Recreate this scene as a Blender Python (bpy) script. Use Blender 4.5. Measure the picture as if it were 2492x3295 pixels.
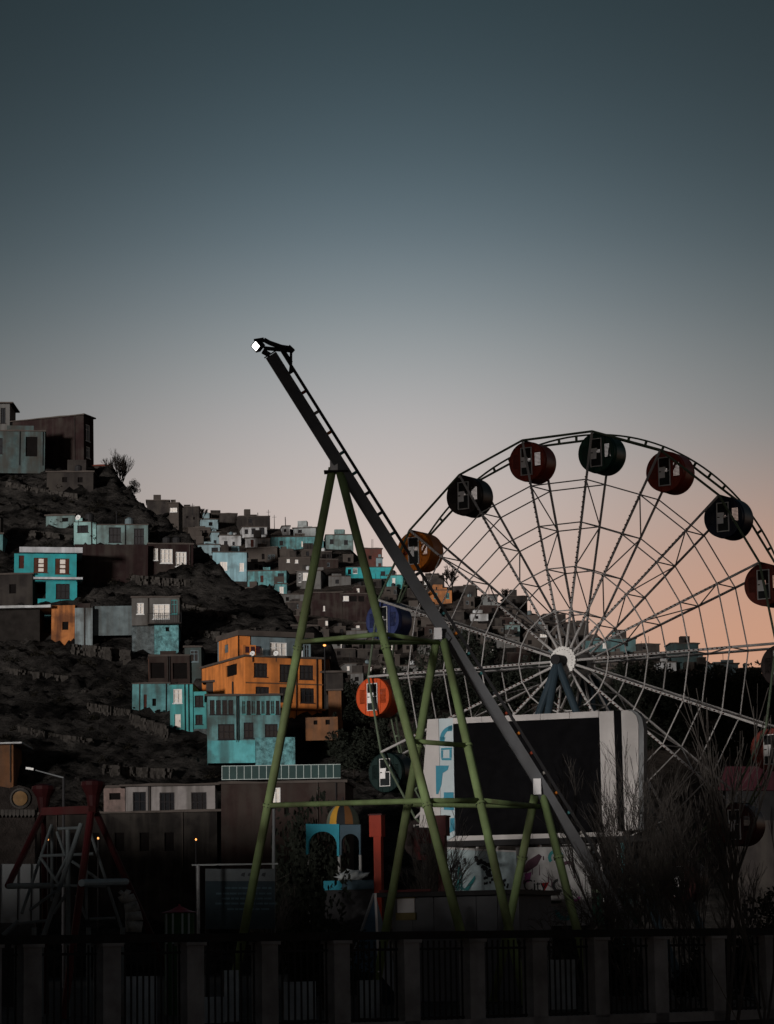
import bpy, bmesh, math, random
from mathutils import Vector, Matrix, noise
R = math.radians
random.seed(7)
scene = bpy.context.scene
for o in list(bpy.data.objects): bpy.data.objects.remove(o)
C = scene.collection

# ------------------------------------------------------------------ camera
W, H, F, YH, ROLL, EYE = 2492.0, 3295.0, 9000.0, 3060.0, 0.015, 1.7
TH = math.atan((YH - H/2)/F)
cd = bpy.data.cameras.new('camera'); cam = bpy.data.objects.new('camera', cd); C.objects.link(cam)
cam.matrix_world = Matrix.Translation((0, 0, EYE)) @ Matrix.Rotation(R(90)+TH, 4, 'X') @ Matrix.Rotation(-ROLL, 4, 'Z')
cd.sensor_fit = 'HORIZONTAL'; cd.sensor_width = 24; cd.lens = 24*F/W
cd.clip_start = 0.5; cd.clip_end = 20000
scene.camera = cam

# ------------------------------------------------------------------ sky (dusk, opposite the set sun)
SUN_AZ, SUN_EL = R(33), R(1.2)            # sun stands behind the camera, to the left, just above the horizon
world = bpy.data.worlds.new('World'); scene.world = world; world.use_nodes = True
nt = world.node_tree; N = nt.nodes; L = nt.links; N.clear()
def nd(t, **k):
    n = N.new(t)
    for a, b in k.items(): setattr(n, a, b)
    return n
def mth(op, a, b=None, c=None, clamp=False):
    n = nd('ShaderNodeMath', operation=op); n.use_clamp = clamp
    for i, v in enumerate((a, b, c)):
        if v is None: continue
        if isinstance(v, (int, float)): n.inputs[i].default_value = v
        else: L.new(v, n.inputs[i])
    return n.outputs[0]
tc = nd('ShaderNodeTexCoord'); sp = nd('ShaderNodeSeparateXYZ'); L.new(tc.outputs['Generated'], sp.inputs[0])
X, Y, Z = sp.outputs
az = mth('MULTIPLY', X, X)
lobe = mth('MAXIMUM', mth('DIVIDE', 1.0, mth('ADD', 1.0, mth('MULTIPLY', az, 52.0))), 0.42)
elev = mth('ARCSINE', Z)
t = mth('DIVIDE', mth('ADD', elev, mth('MINIMUM', mth('MULTIPLY', az, 0.35), 0.01)), R(40), clamp=True)
ramp = nd('ShaderNodeValToRGB'); L.new(t, ramp.inputs[0]); ramp.color_ramp.interpolation = 'B_SPLINE'
def lin(c): return tuple(((v/255+0.055)/1.055)**2.4 if v > 10 else v/255/12.92 for v in c) + (1,)
stops = [(0.0, (190,154,136)), (4.0, (197,164,147)), (6.2, (207,182,171)), (8, (206,188,181)), (9.5, (194,184,181)), (10.8, (176,173,174)), (12.0, (153,157,160)), (13.2, (127,137,143)),
         (14.6, (97,112,121)), (16.2, (74,90,99)), (18, (58,73,81)), (20, (46,61,68)), (23, (40,53,61)), (29, (35,47,55)), (40, (31,42,50))]
def nish(e):   # what the Nishita sky itself gives on this side, left out of the added dusk glow
    tab = [(0,(0.050,0.056,0.047)), (7,(0.040,0.048,0.047)), (10,(0.030,0.038,0.042)), (14,(0.024,0.032,0.037)), (19,(0.019,0.027,0.033)), (40,(0.010,0.015,0.020))]
    for (a, p), (b, q) in zip(tab, tab[1:]):
        if e <= b: k = (e-a)/(b-a); return [0.95*(p[i]+(q[i]-p[i])*k) for i in range(3)]
cr = ramp.color_ramp
while len(cr.elements) > 1: cr.elements.remove(cr.elements[-1])
for i, (e, c) in enumerate(stops):
    el = cr.elements[0] if i == 0 else cr.elements.new(e/40)
    el.position = e/40; el.color = [max(0.0, v-n_) for v, n_ in zip(lin(c)[:3], nish(e))] + [1]
mr1 = nd('ShaderNodeMapRange', interpolation_type='SMOOTHSTEP'); L.new(X, mr1.inputs[0]); mr1.inputs[1].default_value = 0.0; mr1.inputs[2].default_value = 0.145
mr2 = nd('ShaderNodeMapRange', interpolation_type='SMOOTHSTEP'); L.new(elev, mr2.inputs[0]); mr2.inputs[1].default_value = R(11.0); mr2.inputs[2].default_value = R(5.5)
mr3 = nd('ShaderNodeMapRange', interpolation_type='SMOOTHSTEP'); L.new(X, mr3.inputs[0]); mr3.inputs[1].default_value = 0.55; mr3.inputs[2].default_value = 0.16
mr4 = nd('ShaderNodeMapRange'); L.new(Y, mr4.inputs[0]); mr4.inputs[1].default_value = 0.0; mr4.inputs[2].default_value = 0.3
glow = mth('MULTIPLY', mth('MULTIPLY', mr1.outputs[0], mr2.outputs[0]), mth('MULTIPLY', mr3.outputs[0], mr4.outputs[0]))
mx = nd('ShaderNodeMix', data_type='RGBA', blend_type='MIX'); L.new(mth('MULTIPLY', glow, 0.78), mx.inputs[0])
dim = nd('ShaderNodeVectorMath', operation='SCALE'); L.new(ramp.outputs[0], dim.inputs[0]); L.new(lobe, dim.inputs['Scale'])
L.new(dim.outputs[0], mx.inputs[6]); mx.inputs[7].default_value = lin((205,145,117))
sky = nd('ShaderNodeTexSky', sky_type='NISHITA'); sky.sun_disc = False
sky.sun_elevation = SUN_EL; sky.sun_rotation = math.pi + SUN_AZ; sky.dust_density = 2.0; sky.altitude = 1800
bg1 = nd('ShaderNodeBackground'); L.new(mx.outputs[2], bg1.inputs[0]); bg1.inputs[1].default_value = 1.0
bg2 = nd('ShaderNodeBackground'); L.new(sky.outputs[0], bg2.inputs[0]); bg2.inputs[1].default_value = 0.025
ad = nd('ShaderNodeAddShader'); L.new(bg1.outputs[0], ad.inputs[0]); L.new(bg2.outputs[0], ad.inputs[1])
wo = nd('ShaderNodeOutputWorld'); L.new(ad.outputs[0], wo.inputs[0])
sd = bpy.data.lights.new('sun', 'SUN'); sd.energy = 3.3; sd.angle = R(6.0); sd.color = (1.0, 0.93, 0.86)
sun = bpy.data.objects.new('sun', sd); C.objects.link(sun)
sun.rotation_euler = Vector((math.sin(SUN_AZ), math.cos(SUN_AZ), -math.tan(SUN_EL))).to_track_quat('-Z', 'Y').to_euler()
sun.location = (-60, -60, 30)
vs = scene.view_settings; vs.view_transform = 'Standard'; vs.look = 'None'; vs.exposure = 0; vs.gamma = 1; vs.use_curve_mapping = False

# ------------------------------------------------------------------ pixel -> direction helpers
def ray(px, py):
    u, v = px - W/2, H/2 - py
    c, s = math.cos(ROLL), math.sin(ROLL)
    u, v = c*u + s*v, -s*u + c*v
    y = F*math.cos(TH) - v*math.sin(TH); z = F*math.sin(TH) + v*math.cos(TH)
    return Vector((u/y, 1.0, z/y))
CP = Vector((0, 0, EYE))
def P(px, py, D): return CP + ray(px, py)*D
def foot(px, D):
    "ground point (z=0) at depth D under pixel column px"
    p = P(px, 3060, D); return Vector((p.x, p.y, 0))
class Plane:
    def __init__(s, O, ang):
        s.O = Vector(O); s.ang = ang; s.a = Vector((math.cos(ang), math.sin(ang), 0)); s.n = Vector((s.a.y, -s.a.x, 0))
    def at(s, px, py):
        d = ray(px, py); t = (s.O - CP).dot(s.n)/d.dot(s.n); p = CP + d*t - s.O
        return p.dot(s.a), p.z

# ------------------------------------------------------------------ materials
MATS = {}
def mat(name, col, rough=0.85, var=0.25, scale=1.2, streak=0.0, dirt=(0.05,0.045,0.04), metal=0.0, bump=0.0, emit=0.0, patch=0.0):
    if name in MATS: return MATS[name]
    m = bpy.data.materials.new(name); m.use_nodes = True; MATS[name] = m
    n = m.node_tree.nodes; l = m.node_tree.links; b = n['Principled BSDF']
    b.inputs['Roughness'].default_value = rough; b.inputs['Metallic'].default_value = metal
    b.inputs['Specular IOR Level'].default_value = 0.04 if rough > 0.65 else (0.06 if rough > 0.45 else 0.15)
    g = n.new('ShaderNodeNewGeometry')
    nz = n.new('ShaderNodeTexNoise'); nz.inputs['Scale'].default_value = scale; nz.inputs['Detail'].default_value = 6; nz.inputs['Roughness'].default_value = 0.65
    l.new(g.outputs['Position'], nz.inputs['Vector'])
    rp = n.new('ShaderNodeValToRGB'); l.new(nz.outputs['Fac'], rp.inputs[0])
    rp.color_ramp.elements[0].position = 0.3; rp.color_ramp.elements[1].position = 0.7
    rp.color_ramp.elements[0].color = tuple(c*(1-var) for c in col) + (1,); rp.color_ramp.elements[1].color = tuple(min(1, c*(1+var*0.6)) for c in col) + (1,)
    out = rp.outputs[0]
    def layer(out, sc, vec, lo, hi, amt):
        mp = n.new('ShaderNodeMapping'); mp.inputs['Scale'].default_value = vec; l.new(g.outputs['Position'], mp.inputs[0])
        n2 = n.new('ShaderNodeTexNoise'); n2.inputs['Scale'].default_value = sc; n2.inputs['Detail'].default_value = 5; l.new(mp.outputs[0], n2.inputs['Vector'])
        m2 = n.new('ShaderNodeMapRange'); m2.inputs[1].default_value = lo; m2.inputs[2].default_value = hi; m2.inputs[3].default_value = 0; m2.inputs[4].default_value = amt; l.new(n2.outputs['Fac'], m2.inputs[0])
        mm = n.new('ShaderNodeMix'); mm.data_type = 'RGBA'; l.new(m2.outputs[0], mm.inputs[0]); l.new(out, mm.inputs[6]); mm.inputs[7].default_value = dirt + (1,)
        return mm.outputs[2]
    if streak:
        out = layer(out, 1.0, (1.5, 1.5, 0.14), 0.44, 0.64, streak*0.95)
        out = layer(out, 0.5, (1, 1, 1), 0.50, 0.64, streak*0.85)
    if patch: out = layer(out, 0.55, (1, 1, 1), 0.50, 0.60, patch)
    l.new(out, b.inputs['Base Color'])
    if bump:
        bp = n.new('ShaderNodeBump'); bp.inputs['Strength'].default_value = 0.6; bp.inputs['Distance'].default_value = bump
        n3 = n.new('ShaderNodeTexNoise'); n3.inputs['Scale'].default_value = scale*5; n3.inputs['Detail'].default_value = 6; l.new(g.outputs['Position'], n3.inputs['Vector'])
        l.new(n3.outputs['Fac'], bp.inputs['Height']); l.new(bp.outputs[0], b.inputs['Normal'])
    if emit:
        b.inputs['Emission Color'].default_value = tuple(col) + (1,); b.inputs['Emission Strength'].default_value = emit
    return m
def rock_mat(name, c1, c2, sc):
    m = bpy.data.materials.new(name); m.use_nodes = True; n = m.node_tree.nodes; l = m.node_tree.links; b = n['Principled BSDF']
    b.inputs['Roughness'].default_value = 0.95; b.inputs['Specular IOR Level'].default_value = 0.04
    g = n.new('ShaderNodeNewGeometry')
    mp = n.new('ShaderNodeMapping'); mp.inputs['Rotation'].default_value = (R(15), R(28), R(20)); mp.inputs['Scale'].default_value = (0.75, 0.75, 1.7); l.new(g.outputs['Position'], mp.inputs[0])
    n1 = n.new('ShaderNodeTexNoise'); n1.inputs['Scale'].default_value = sc; n1.inputs['Detail'].default_value = 9; n1.inputs['Roughness'].default_value = 0.7; n1.inputs['Distortion'].default_value = 0.25; l.new(mp.outputs[0], n1.inputs['Vector'])
    n2 = n.new('ShaderNodeTexNoise'); n2.inputs['Scale'].default_value = sc*0.22; n2.inputs['Detail'].default_value = 4; l.new(g.outputs['Position'], n2.inputs['Vector'])
    mu = n.new('ShaderNodeMath'); mu.operation = 'MULTIPLY'; l.new(n1.outputs['Fac'], mu.inputs[0]); l.new(n2.outputs['Fac'], mu.inputs[1])
    rp = n.new('ShaderNodeValToRGB'); l.new(mu.outputs[0], rp.inputs[0])
    rp.color_ramp.elements[0].position = 0.17; rp.color_ramp.elements[0].color = c1 + (1,)
    rp.color_ramp.elements[1].position = 0.46; rp.color_ramp.elements[1].color = c2 + (1,)
    l.new(rp.outputs[0], b.inputs['Base Color'])
    bp = n.new('ShaderNodeBump'); bp.inputs['Strength'].default_value = 1.0; bp.inputs['Distance'].default_value = 1.0/sc*0.5; l.new(n1.outputs['Fac'], bp.inputs['Height']); l.new(bp.outputs[0], b.inputs['Normal'])
    return m
def glass(name, col=(0.012,0.014,0.017), rough=0.12):
    m = mat(name, col, rough, 0.2, 0.7); m.node_tree.nodes['Principled BSDF'].inputs['Specular IOR Level'].default_value = 0.5; return m

# ------------------------------------------------------------------ mesh builder
class MB:
    def __init__(s): s.v = []; s.f = []
    def add(s, vs, fs):
        b = len(s.v); s.v += [Vector(v) for v in vs]; s.f += [tuple(i+b for i in f) for f in fs]; return s
    def box(s, c, d, M=None):
        x, y, z = (k/2 for k in d); vs = [Vector((i*x, j*y, k*z)) for i in (-1,1) for j in (-1,1) for k in (-1,1)]
        if M is not None: vs = [M @ v for v in vs]
        c = Vector(c); return s.add([c+v for v in vs], [(0,1,3,2),(4,6,7,5),(0,4,5,1),(2,3,7,6),(0,2,6,4),(1,5,7,3)])
    def mm(s, x0, x1, y0, y1, z0, z1): return s.box(((x0+x1)/2,(y0+y1)/2,(z0+z1)/2),(abs(x1-x0),abs(y1-y0),abs(z1-z0)))
    def tube(s, p0, p1, r0, r1=None, n=8, cap=True):
        p0, p1 = Vector(p0), Vector(p1); r1 = r0 if r1 is None else r1
        d = p1-p0
        if d.length < 1e-6: return s
        q = d.to_track_quat('Z', 'Y'); vs = []
        for p, r in ((p0, r0), (p1, r1)):
            for i in range(n):
                a = 2*math.pi*i/n; vs.append(p + q @ Vector((math.cos(a)*r, math.sin(a)*r, 0)))
        fs = [(i, (i+1) % n, n+(i+1) % n, n+i) for i in range(n)]
        if cap: fs += [tuple(range(n-1, -1, -1)), tuple(range(n, 2*n))]
        return s.add(vs, fs)
    def bar(s, p0, p1, w, h, up=(0,0,1)):
        p0, p1 = Vector(p0), Vector(p1); d = (p1-p0).normalized(); sx = d.cross(Vector(up)).normalized(); sz = sx.cross(d)
        vs = [p + sx*i*w/2 + sz*k*h/2 for p in (p0, p1) for i, k in ((-1,-1),(1,-1),(1,1),(-1,1))]
        return s.add(vs, [(3,2,1,0),(4,5,6,7),(0,1,5,4),(1,2,6,5),(2,3,7,6),(3,0,4,7)])
    def prism(s, poly, y0, y1, T=None):
        "poly of (x,z); extruded along y"
        n = len(poly); vs = [Vector((x, y, z)) for y in (y0, y1) for x, z in poly]
        if T: vs = [T(v) for v in vs]
        return s.add(vs, [tuple(range(n)), tuple(range(2*n-1, n-1, -1))] + [(i, n+i, n+(i+1) % n, (i+1) % n) for i in range(n)])
    def lathe(s, prof, c=(0,0,0), n=24, q=None):
        vs = []
        for r, z in prof:
            for i in range(n):
                a = 2*math.pi*i/n; v = Vector((r*math.cos(a), r*math.sin(a), z)); vs.append(Vector(c) + (q @ v if q else v))
        fs = [(k*n+i, k*n+(i+1) % n, (k+1)*n+(i+1) % n, (k+1)*n+i) for k in range(len(prof)-1) for i in range(n)]
        fs += [tuple(range(n-1, -1, -1)), tuple(range((len(prof)-1)*n, len(prof)*n))]
        return s.add(vs, fs)
    def build(s, name, m, parent=None, world=False, smooth=False, kind=None, label=None, solid=0):
        me = bpy.data.meshes.new(name)
        off = parent_origin(parent) if (world and parent) else Vector((0,0,0))
        me.from_pydata([v-off for v in s.v], [], s.f); me.update()
        bm = bmesh.new(); bm.from_mesh(me); bmesh.ops.recalc_face_normals(bm, faces=bm.faces); bm.to_mesh(me); bm.free()
        if m: me.materials.append(m)
        if smooth:
            for p in me.polygons: p.use_smooth = True
        o = bpy.data.objects.new(name, me); C.objects.link(o); o.parent = parent
        if kind: o['kind'] = kind
        if label: o['label'] = label
        if solid:
            md = o.modifiers.new('solid', 'SOLIDIFY'); md.thickness = solid
        return o
def parent_origin(p):
    v = Vector((0,0,0))
    while p: v = v + p.location; p = p.parent
    return v
def thing(name, label, cat, loc=(0,0,0), rz=0, group=None):
    o = bpy.data.objects.new(name, None); C.objects.link(o); o.location = loc; o.rotation_euler = (0,0,rz); o.empty_display_size = 0.3
    o['label'] = label; o['category'] = cat
    if group: o['group'] = group
    return o
def copy_tree(o, parent=None):
    c = o.copy(); C.objects.link(c); c.parent = parent
    for ch in list(o.children): copy_tree(ch, c)
    return c

# ------------------------------------------------------------------ terrain
def interp(tab, x):
    if x <= tab[0][0]: return tab[0][1]
    for (a, b), (c, d) in zip(tab, tab[1:]):
        if x <= c:
            t = (x-a)/(c-a); return b + (d-b)*t
    return tab[-1][1]
def crest(pts, sl, y0):
    tab = []
    for px, py in pts:
        d = ray(px, py); D = (EYE + sl*y0)/(sl - d.z); tab.append((d.x*D, D))
    return sorted(tab)
NS, NY = 0.50, 223.0
FS, FY = 0.40, 430.0
NEAR = crest([(-500,1100),(-150,1330),(40,1480),(300,1500),(400,1560),(440,1590),(473,1625),(547,1672),(601,1738),(667,1778),(718,1840),(788,1900),(850,1895),(908,1925),(955,1985),(1021,2037),(1080,2110),(1130,2210),(1190,2330),(1270,2480),(1380,2640),(1550,2760),(1700,2850)], NS, NY)
FAR = crest([(-200,1560),(300,1610),(480,1652),(640,1684),(760,1694),(900,1716),(1017,1734),(1100,1764),(1230,1822),(1300,1855),(1430,1884),(1540,1914),(1660,1945),(1720,1968),(1820,2004),(1900,2037),(1960,2062),(2050,2092),(2130,2098),(2250,2122),(2380,2158),(2492,2182),(2900,2240),(3600,2300)], FS, FY)
def fbm(x, y, s, o=4):
    return noise.fractal(Vector((x*s, y*s, 3.7)), 1.0, 2.0, o)
def h_near(x, y):
    yc = interp(NEAR, x)
    z = NS*(y-NY) if y < yc else NS*(yc-NY) - 0.30*(y-yc)
    k = min(1, max(0, (y-NY)/20))
    rr = noise.fractal(Vector((x*0.10+y*0.03, y*0.16, 0.4*x*0.1)), 0.8, 2.1, 6)
    rd = 1-abs(noise.noise(Vector((x*0.22+y*0.10, y*0.20-x*0.05, 1.3))))*2
    r2 = 1-abs(noise.noise(Vector((x*0.55-y*0.22, y*0.5, 5.1))))*2
    return z + k*(rr*0.8 + 0.8*rd*abs(rr) + 0.35*r2 + 0.62*noise.fractal(Vector((x*0.75+y*0.25, y*0.85, 2.2)), 0.6, 2.2, 5) - 0.4)
def h_far(x, y):
    yc = interp(FAR, x)
    z = FS*(y-FY) if y < yc else FS*(yc-FY) - 0.2*(y-yc)
    return z + min(1, max(0, (y-FY)/30))*fbm(x, y, 0.035, 4)*1.6
def ground_hit(px, py, near=True):
    d = ray(px, py); D = 225.0 if near else 435.0; end = 460 if near else 900
    f = h_near if near else h_far
    while D < end:
        p = CP + d*D
        if p.z < f(p.x, p.y): return D
        D += 0.5
    return None
def grid(name, f, x0, x1, y0, y1, st, m):
    nx, ny = int((x1-x0)/st)+1, int((y1-y0)/st)+1
    vs = [(x0+i*st, y0+j*st, f(x0+i*st, y0+j*st)) for j in range(ny) for i in range(nx)]
    fs = [(j*nx+i, j*nx+i+1, (j+1)*nx+i+1, (j+1)*nx+i) for j in range(ny-1) for i in range(nx-1)]
    me = bpy.data.meshes.new(name); me.from_pydata(vs, [], fs); me.update(); me.materials.append(m)
    for p in me.polygons: p.use_smooth = True
    o = bpy.data.objects.new(name, me); C.objects.link(o); o['kind'] = 'structure'; return o
M_rock = rock_mat('dark_rock', (0.0055,0.0052,0.0052), (0.078,0.072,0.068), 0.75)
M_rock2 = rock_mat('hill_earth', (0.022,0.019,0.018), (0.09,0.075,0.066), 0.22)
M_soil = mat('packed_soil', (0.035,0.033,0.032), 0.95, 0.4, 0.6)
g = MB().add([(-9000,-3000,0),(9000,-3000,0),(9000,14000,0),(-9000,14000,0)], [(0,1,2,3)]).build('ground', M_soil, kind='structure')
grid('near_hillside', h_near, -64, 34, 222, 392, 0.5, M_rock)
grid('far_hillside', h_far, -150, 190, 428, 900, 3.0, M_rock2)
def scatter_rocks():
    rnd = random.Random(77); mb = MB()
    ico = bmesh.new(); bmesh.ops.create_icosphere(ico, subdivisions=1, radius=1.0); iv = [v.co.copy() for v in ico.verts]; jf = [tuple(v.index for v in f.verts) for f in ico.faces]; ico.free()
    for i in range(3600):
        x = rnd.uniform(-62, 12); y = rnd.uniform(228, 380)
        if y > interp(NEAR, x)+2: continue
        s_ = 0.15*math.exp(rnd.gauss(0.1, 0.6)); s_ = min(s_, 0.9)
        z = h_near(x, y); sc = Vector((s_*rnd.uniform(0.8,1.9), s_*rnd.uniform(0.7,1.2), s_*rnd.uniform(0.4,0.85))); q = Matrix.Rotation(rnd.uniform(0,6.28), 3, 'Z') @ Matrix.Rotation(rnd.uniform(-0.5,0.5), 3, 'Y')
        mb.add([Vector((x, y, z)) + q @ Vector((v.x*sc.x*rnd.uniform(0.7,1.2), v.y*sc.y*rnd.uniform(0.7,1.2), v.z*sc.z*rnd.uniform(0.7,1.2))) for v in iv], jf)
    o = mb.build('loose_rock', M_rock, kind='stuff'); o['label'] = 'loose dark rocks strewn over the near hillside'; o['category'] = 'rocks'
    rnd = random.Random(78); vs = []; fs = []
    for i in range(420):
        x = rnd.uniform(-62, 10); y = rnd.uniform(228, 380)
        if y > interp(NEAR, x)+1: continue
        z = h_near(x, y); r = rnd.uniform(0.3, 1.1)
        for k in range(70):
            d = Vector((rnd.gauss(0,1), rnd.gauss(0,1), abs(rnd.gauss(0,0.8)))).normalized()*r*rnd.uniform(0.3,1); c = Vector((x, y, z)) + d; s_ = rnd.uniform(0.05, 0.16); u = Vector((rnd.gauss(0,1), rnd.gauss(0,1), rnd.gauss(0,1))).normalized(); w = u.orthogonal()
            b = len(vs); vs += [c+u*s_, c+w*s_*0.5, c-u*s_, c-w*s_*0.5]; fs.append((b,b+1,b+2,b+3))
    me = bpy.data.meshes.new('scrub'); me.from_pydata(vs, [], fs); me.update(); me.materials.append(mat('dry_scrub', (0.020,0.018,0.014), 0.95, 0.4, 1)); o = bpy.data.objects.new('scrub', me); C.objects.link(o); o['kind'] = 'stuff'; o['label'] = 'dry dark scrub growing over the near hillside'; o['category'] = 'scrub'
scatter_rocks()
# unseen ridge and banks added to keep low light off park and hill
def h_back(x, y):
    k = min(1, max(0, (-132-x)/34)); k = k*k*(3-2*k)
    k2 = min(1, max(0, (-228-x)/22)); k2 = k2*k2*(3-2*k2)
    return max(-0.5, 5.0 + 4.0*k + 25.0*k2 - abs(y+70)*0.75 + 0.5*fbm(x, y, 0.05, 3))
BK0, BKD = Vector((-33, 45)), Vector((0.839, -0.545))
def h_bank(x, y):
    v = Vector((x, y)) - BK0; u = v.dot(BKD); w = abs(v.dot(Vector((0.545, 0.839))))
    e = min(1, max(0, (31-u)/2))*min(1, max(0, (u+52)/10))
    return max(-0.5, (6.3 + 0.4*fbm(x, y, 0.12, 3))*e - max(0, w-1.0)*1.9)
grid('park_shade_bank', h_bank, -84, -3, 20, 86, 1.0, M_soil)  # bank added out of view to shade the lower park
def h_bank2(x, y):
    v = Vector((x, y)) - Vector((-53, 186)); u = v.dot(BKD); w = abs(v.dot(Vector((0.545, 0.839))))
    e = min(1, max(0, (23-u)/3))*min(1, max(0, (u+60)/10))
    return max(-0.5, (13.6 + 0.7*fbm(x, y, 0.08, 3))*e - max(0, w-1.0)*2.4)
grid('street_shade_bank', h_bank2, -118, -30, 160, 232, 1.2, M_soil)  # bank added out of view to darken the street level buildings
grid('back_shade_ridge', h_back, -460, 260, -110, -30, 3.0, M_soil)  # ridge added behind the camera to hold low light off the slope

# ------------------------------------------------------------------ wall, window and house builders
TQ = mat('turquoise_paint', (0.035,0.29,0.32), 0.8, 0.2, 0.9, 0.25)
TEAL = mat('teal_plaster', (0.075,0.32,0.33), 0.85, 0.25, 0.6, 0.45)
TEALD = mat('weathered_teal_plaster', (0.10,0.25,0.27), 0.9, 0.45, 0.8, 0.6)
PALE = mat('pale_teal_plaster', (0.165,0.25,0.255), 0.9, 0.3, 0.5, 0.55, patch=0.5)
PALEB = mat('pale_blue_plaster', (0.20,0.285,0.32), 0.9, 0.25, 0.3, 0.35)
WHT = mat('grey_white_plaster', (0.36,0.37,0.385), 0.9, 0.25, 0.4, 0.5)
GREY = mat('grey_concrete', (0.12,0.12,0.12), 0.9, 0.3, 0.5, 0.5)
BLUEG = mat('blue_grey_wall', (0.14,0.19,0.215), 0.9, 0.3, 0.6, 0.5)
STONE = mat('painted_rubble_stone', (0.14,0.33,0.36), 0.95, 0.75, 2.2, 0.3, bump=0.25)
STONED = mat('grey_rubble_stone', (0.11,0.135,0.145), 0.95, 0.75, 2.0, 0.4, bump=0.25)
MUD = mat('mud_brick', (0.062,0.053,0.049), 0.95, 0.35, 0.5, 0.5)
MUDD = mat('dark_mud_brick', (0.030,0.0265,0.026), 0.95, 0.4, 0.5, 0.5)
MARO = mat('maroon_brick', (0.022,0.0135,0.0138), 0.95, 0.3, 0.7, 0.4)
MARO2 = mat('red_brick', (0.10,0.042,0.036), 0.95, 0.3, 0.7, 0.4)
ORG = mat('orange_plaster', (0.60,0.205,0.055), 0.9, 0.22, 0.6, 0.45, (0.12,0.06,0.03))
ORGD = mat('faded_orange_plaster', (0.17,0.08,0.04), 0.9, 0.35, 0.7, 0.5)
BRN = mat('brown_brick', (0.032,0.022,0.0205), 0.95, 0.3, 0.7, 0.4)
ROOFM = mat('flat_mud_roof', (0.07,0.06,0.055), 0.95, 0.3, 0.7)
SHEET = mat('pale_sheet_roof', (0.42,0.44,0.46), 0.5, 0.3, 0.8, 0.3)
WFRM = mat('white_window_frame', (0.62,0.63,0.64), 0.6, 0.1)
DFRM = mat('dark_window_frame', (0.022,0.02,0.022), 0.6, 0.2)
BFRM = mat('brown_shutter_wood', (0.075,0.032,0.022), 0.7, 0.3, 2)
GLS = glass('dark_glass'); GLS2 = glass('sky_lit_glass', (0.03,0.035,0.04), 0.06)
CURT = mat('pale_curtain', (0.66,0.62,0.58), 0.9, 0.15, 2)
HOLE_SHADE = mat('interior_shade', (0.008,0.007,0.007), 1.0, 0.2)
DOORM = mat('red_brown_door', (0.06,0.022,0.018), 0.7, 0.2)
DISHM = mat('white_dish', (0.66,0.67,0.68), 0.5, 0.08)
DARKM = mat('dark_iron', (0.022,0.022,0.024), 0.6, 0.2)

def skin(mb, T, u0, u1, z0, z1, ops, th=0.30):
    "wall face with real openings; T(u, inward, z)"
    us = sorted({u0, u1, *[min(max(a, u0), u1) for o in ops for a in (o[0], o[1])]})
    zs = sorted({z0, z1, *[min(max(a, z0), z1) for o in ops for a in (o[2], o[3])]})
    def hole(u, z): return any(o[0] < u < o[1] and o[2] < z < o[3] for o in ops)
    for a, b in zip(us, us[1:]):
        for c, d in zip(zs, zs[1:]):
            if not hole((a+b)/2, (c+d)/2): mb.add([T(a,0,c), T(b,0,c), T(b,0,d), T(a,0,d)], [(0,1,2,3)])
    for o in ops:
        a, b, c, d = o[:4]
        for q in (((a,c),(b,c)), ((b,c),(b,d)), ((b,d),(a,d)), ((a,d),(a,c))):
            (ua, za), (ub, zb) = q
            mb.add([T(ua,0,za), T(ub,0,zb), T(ub,th,zb), T(ua,th,za)], [(0,1,2,3)])
def wbox(mb, T, u0, u1, w0, w1, z0, z1):
    vs = [T(u, w, z) for u in (u0,u1) for w in (w0,w1) for z in (z0,z1)]
    mb.add(vs, [(0,1,3,2),(4,6,7,5),(0,4,5,1),(2,3,7,6),(0,2,6,4),(1,5,7,3)])
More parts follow.
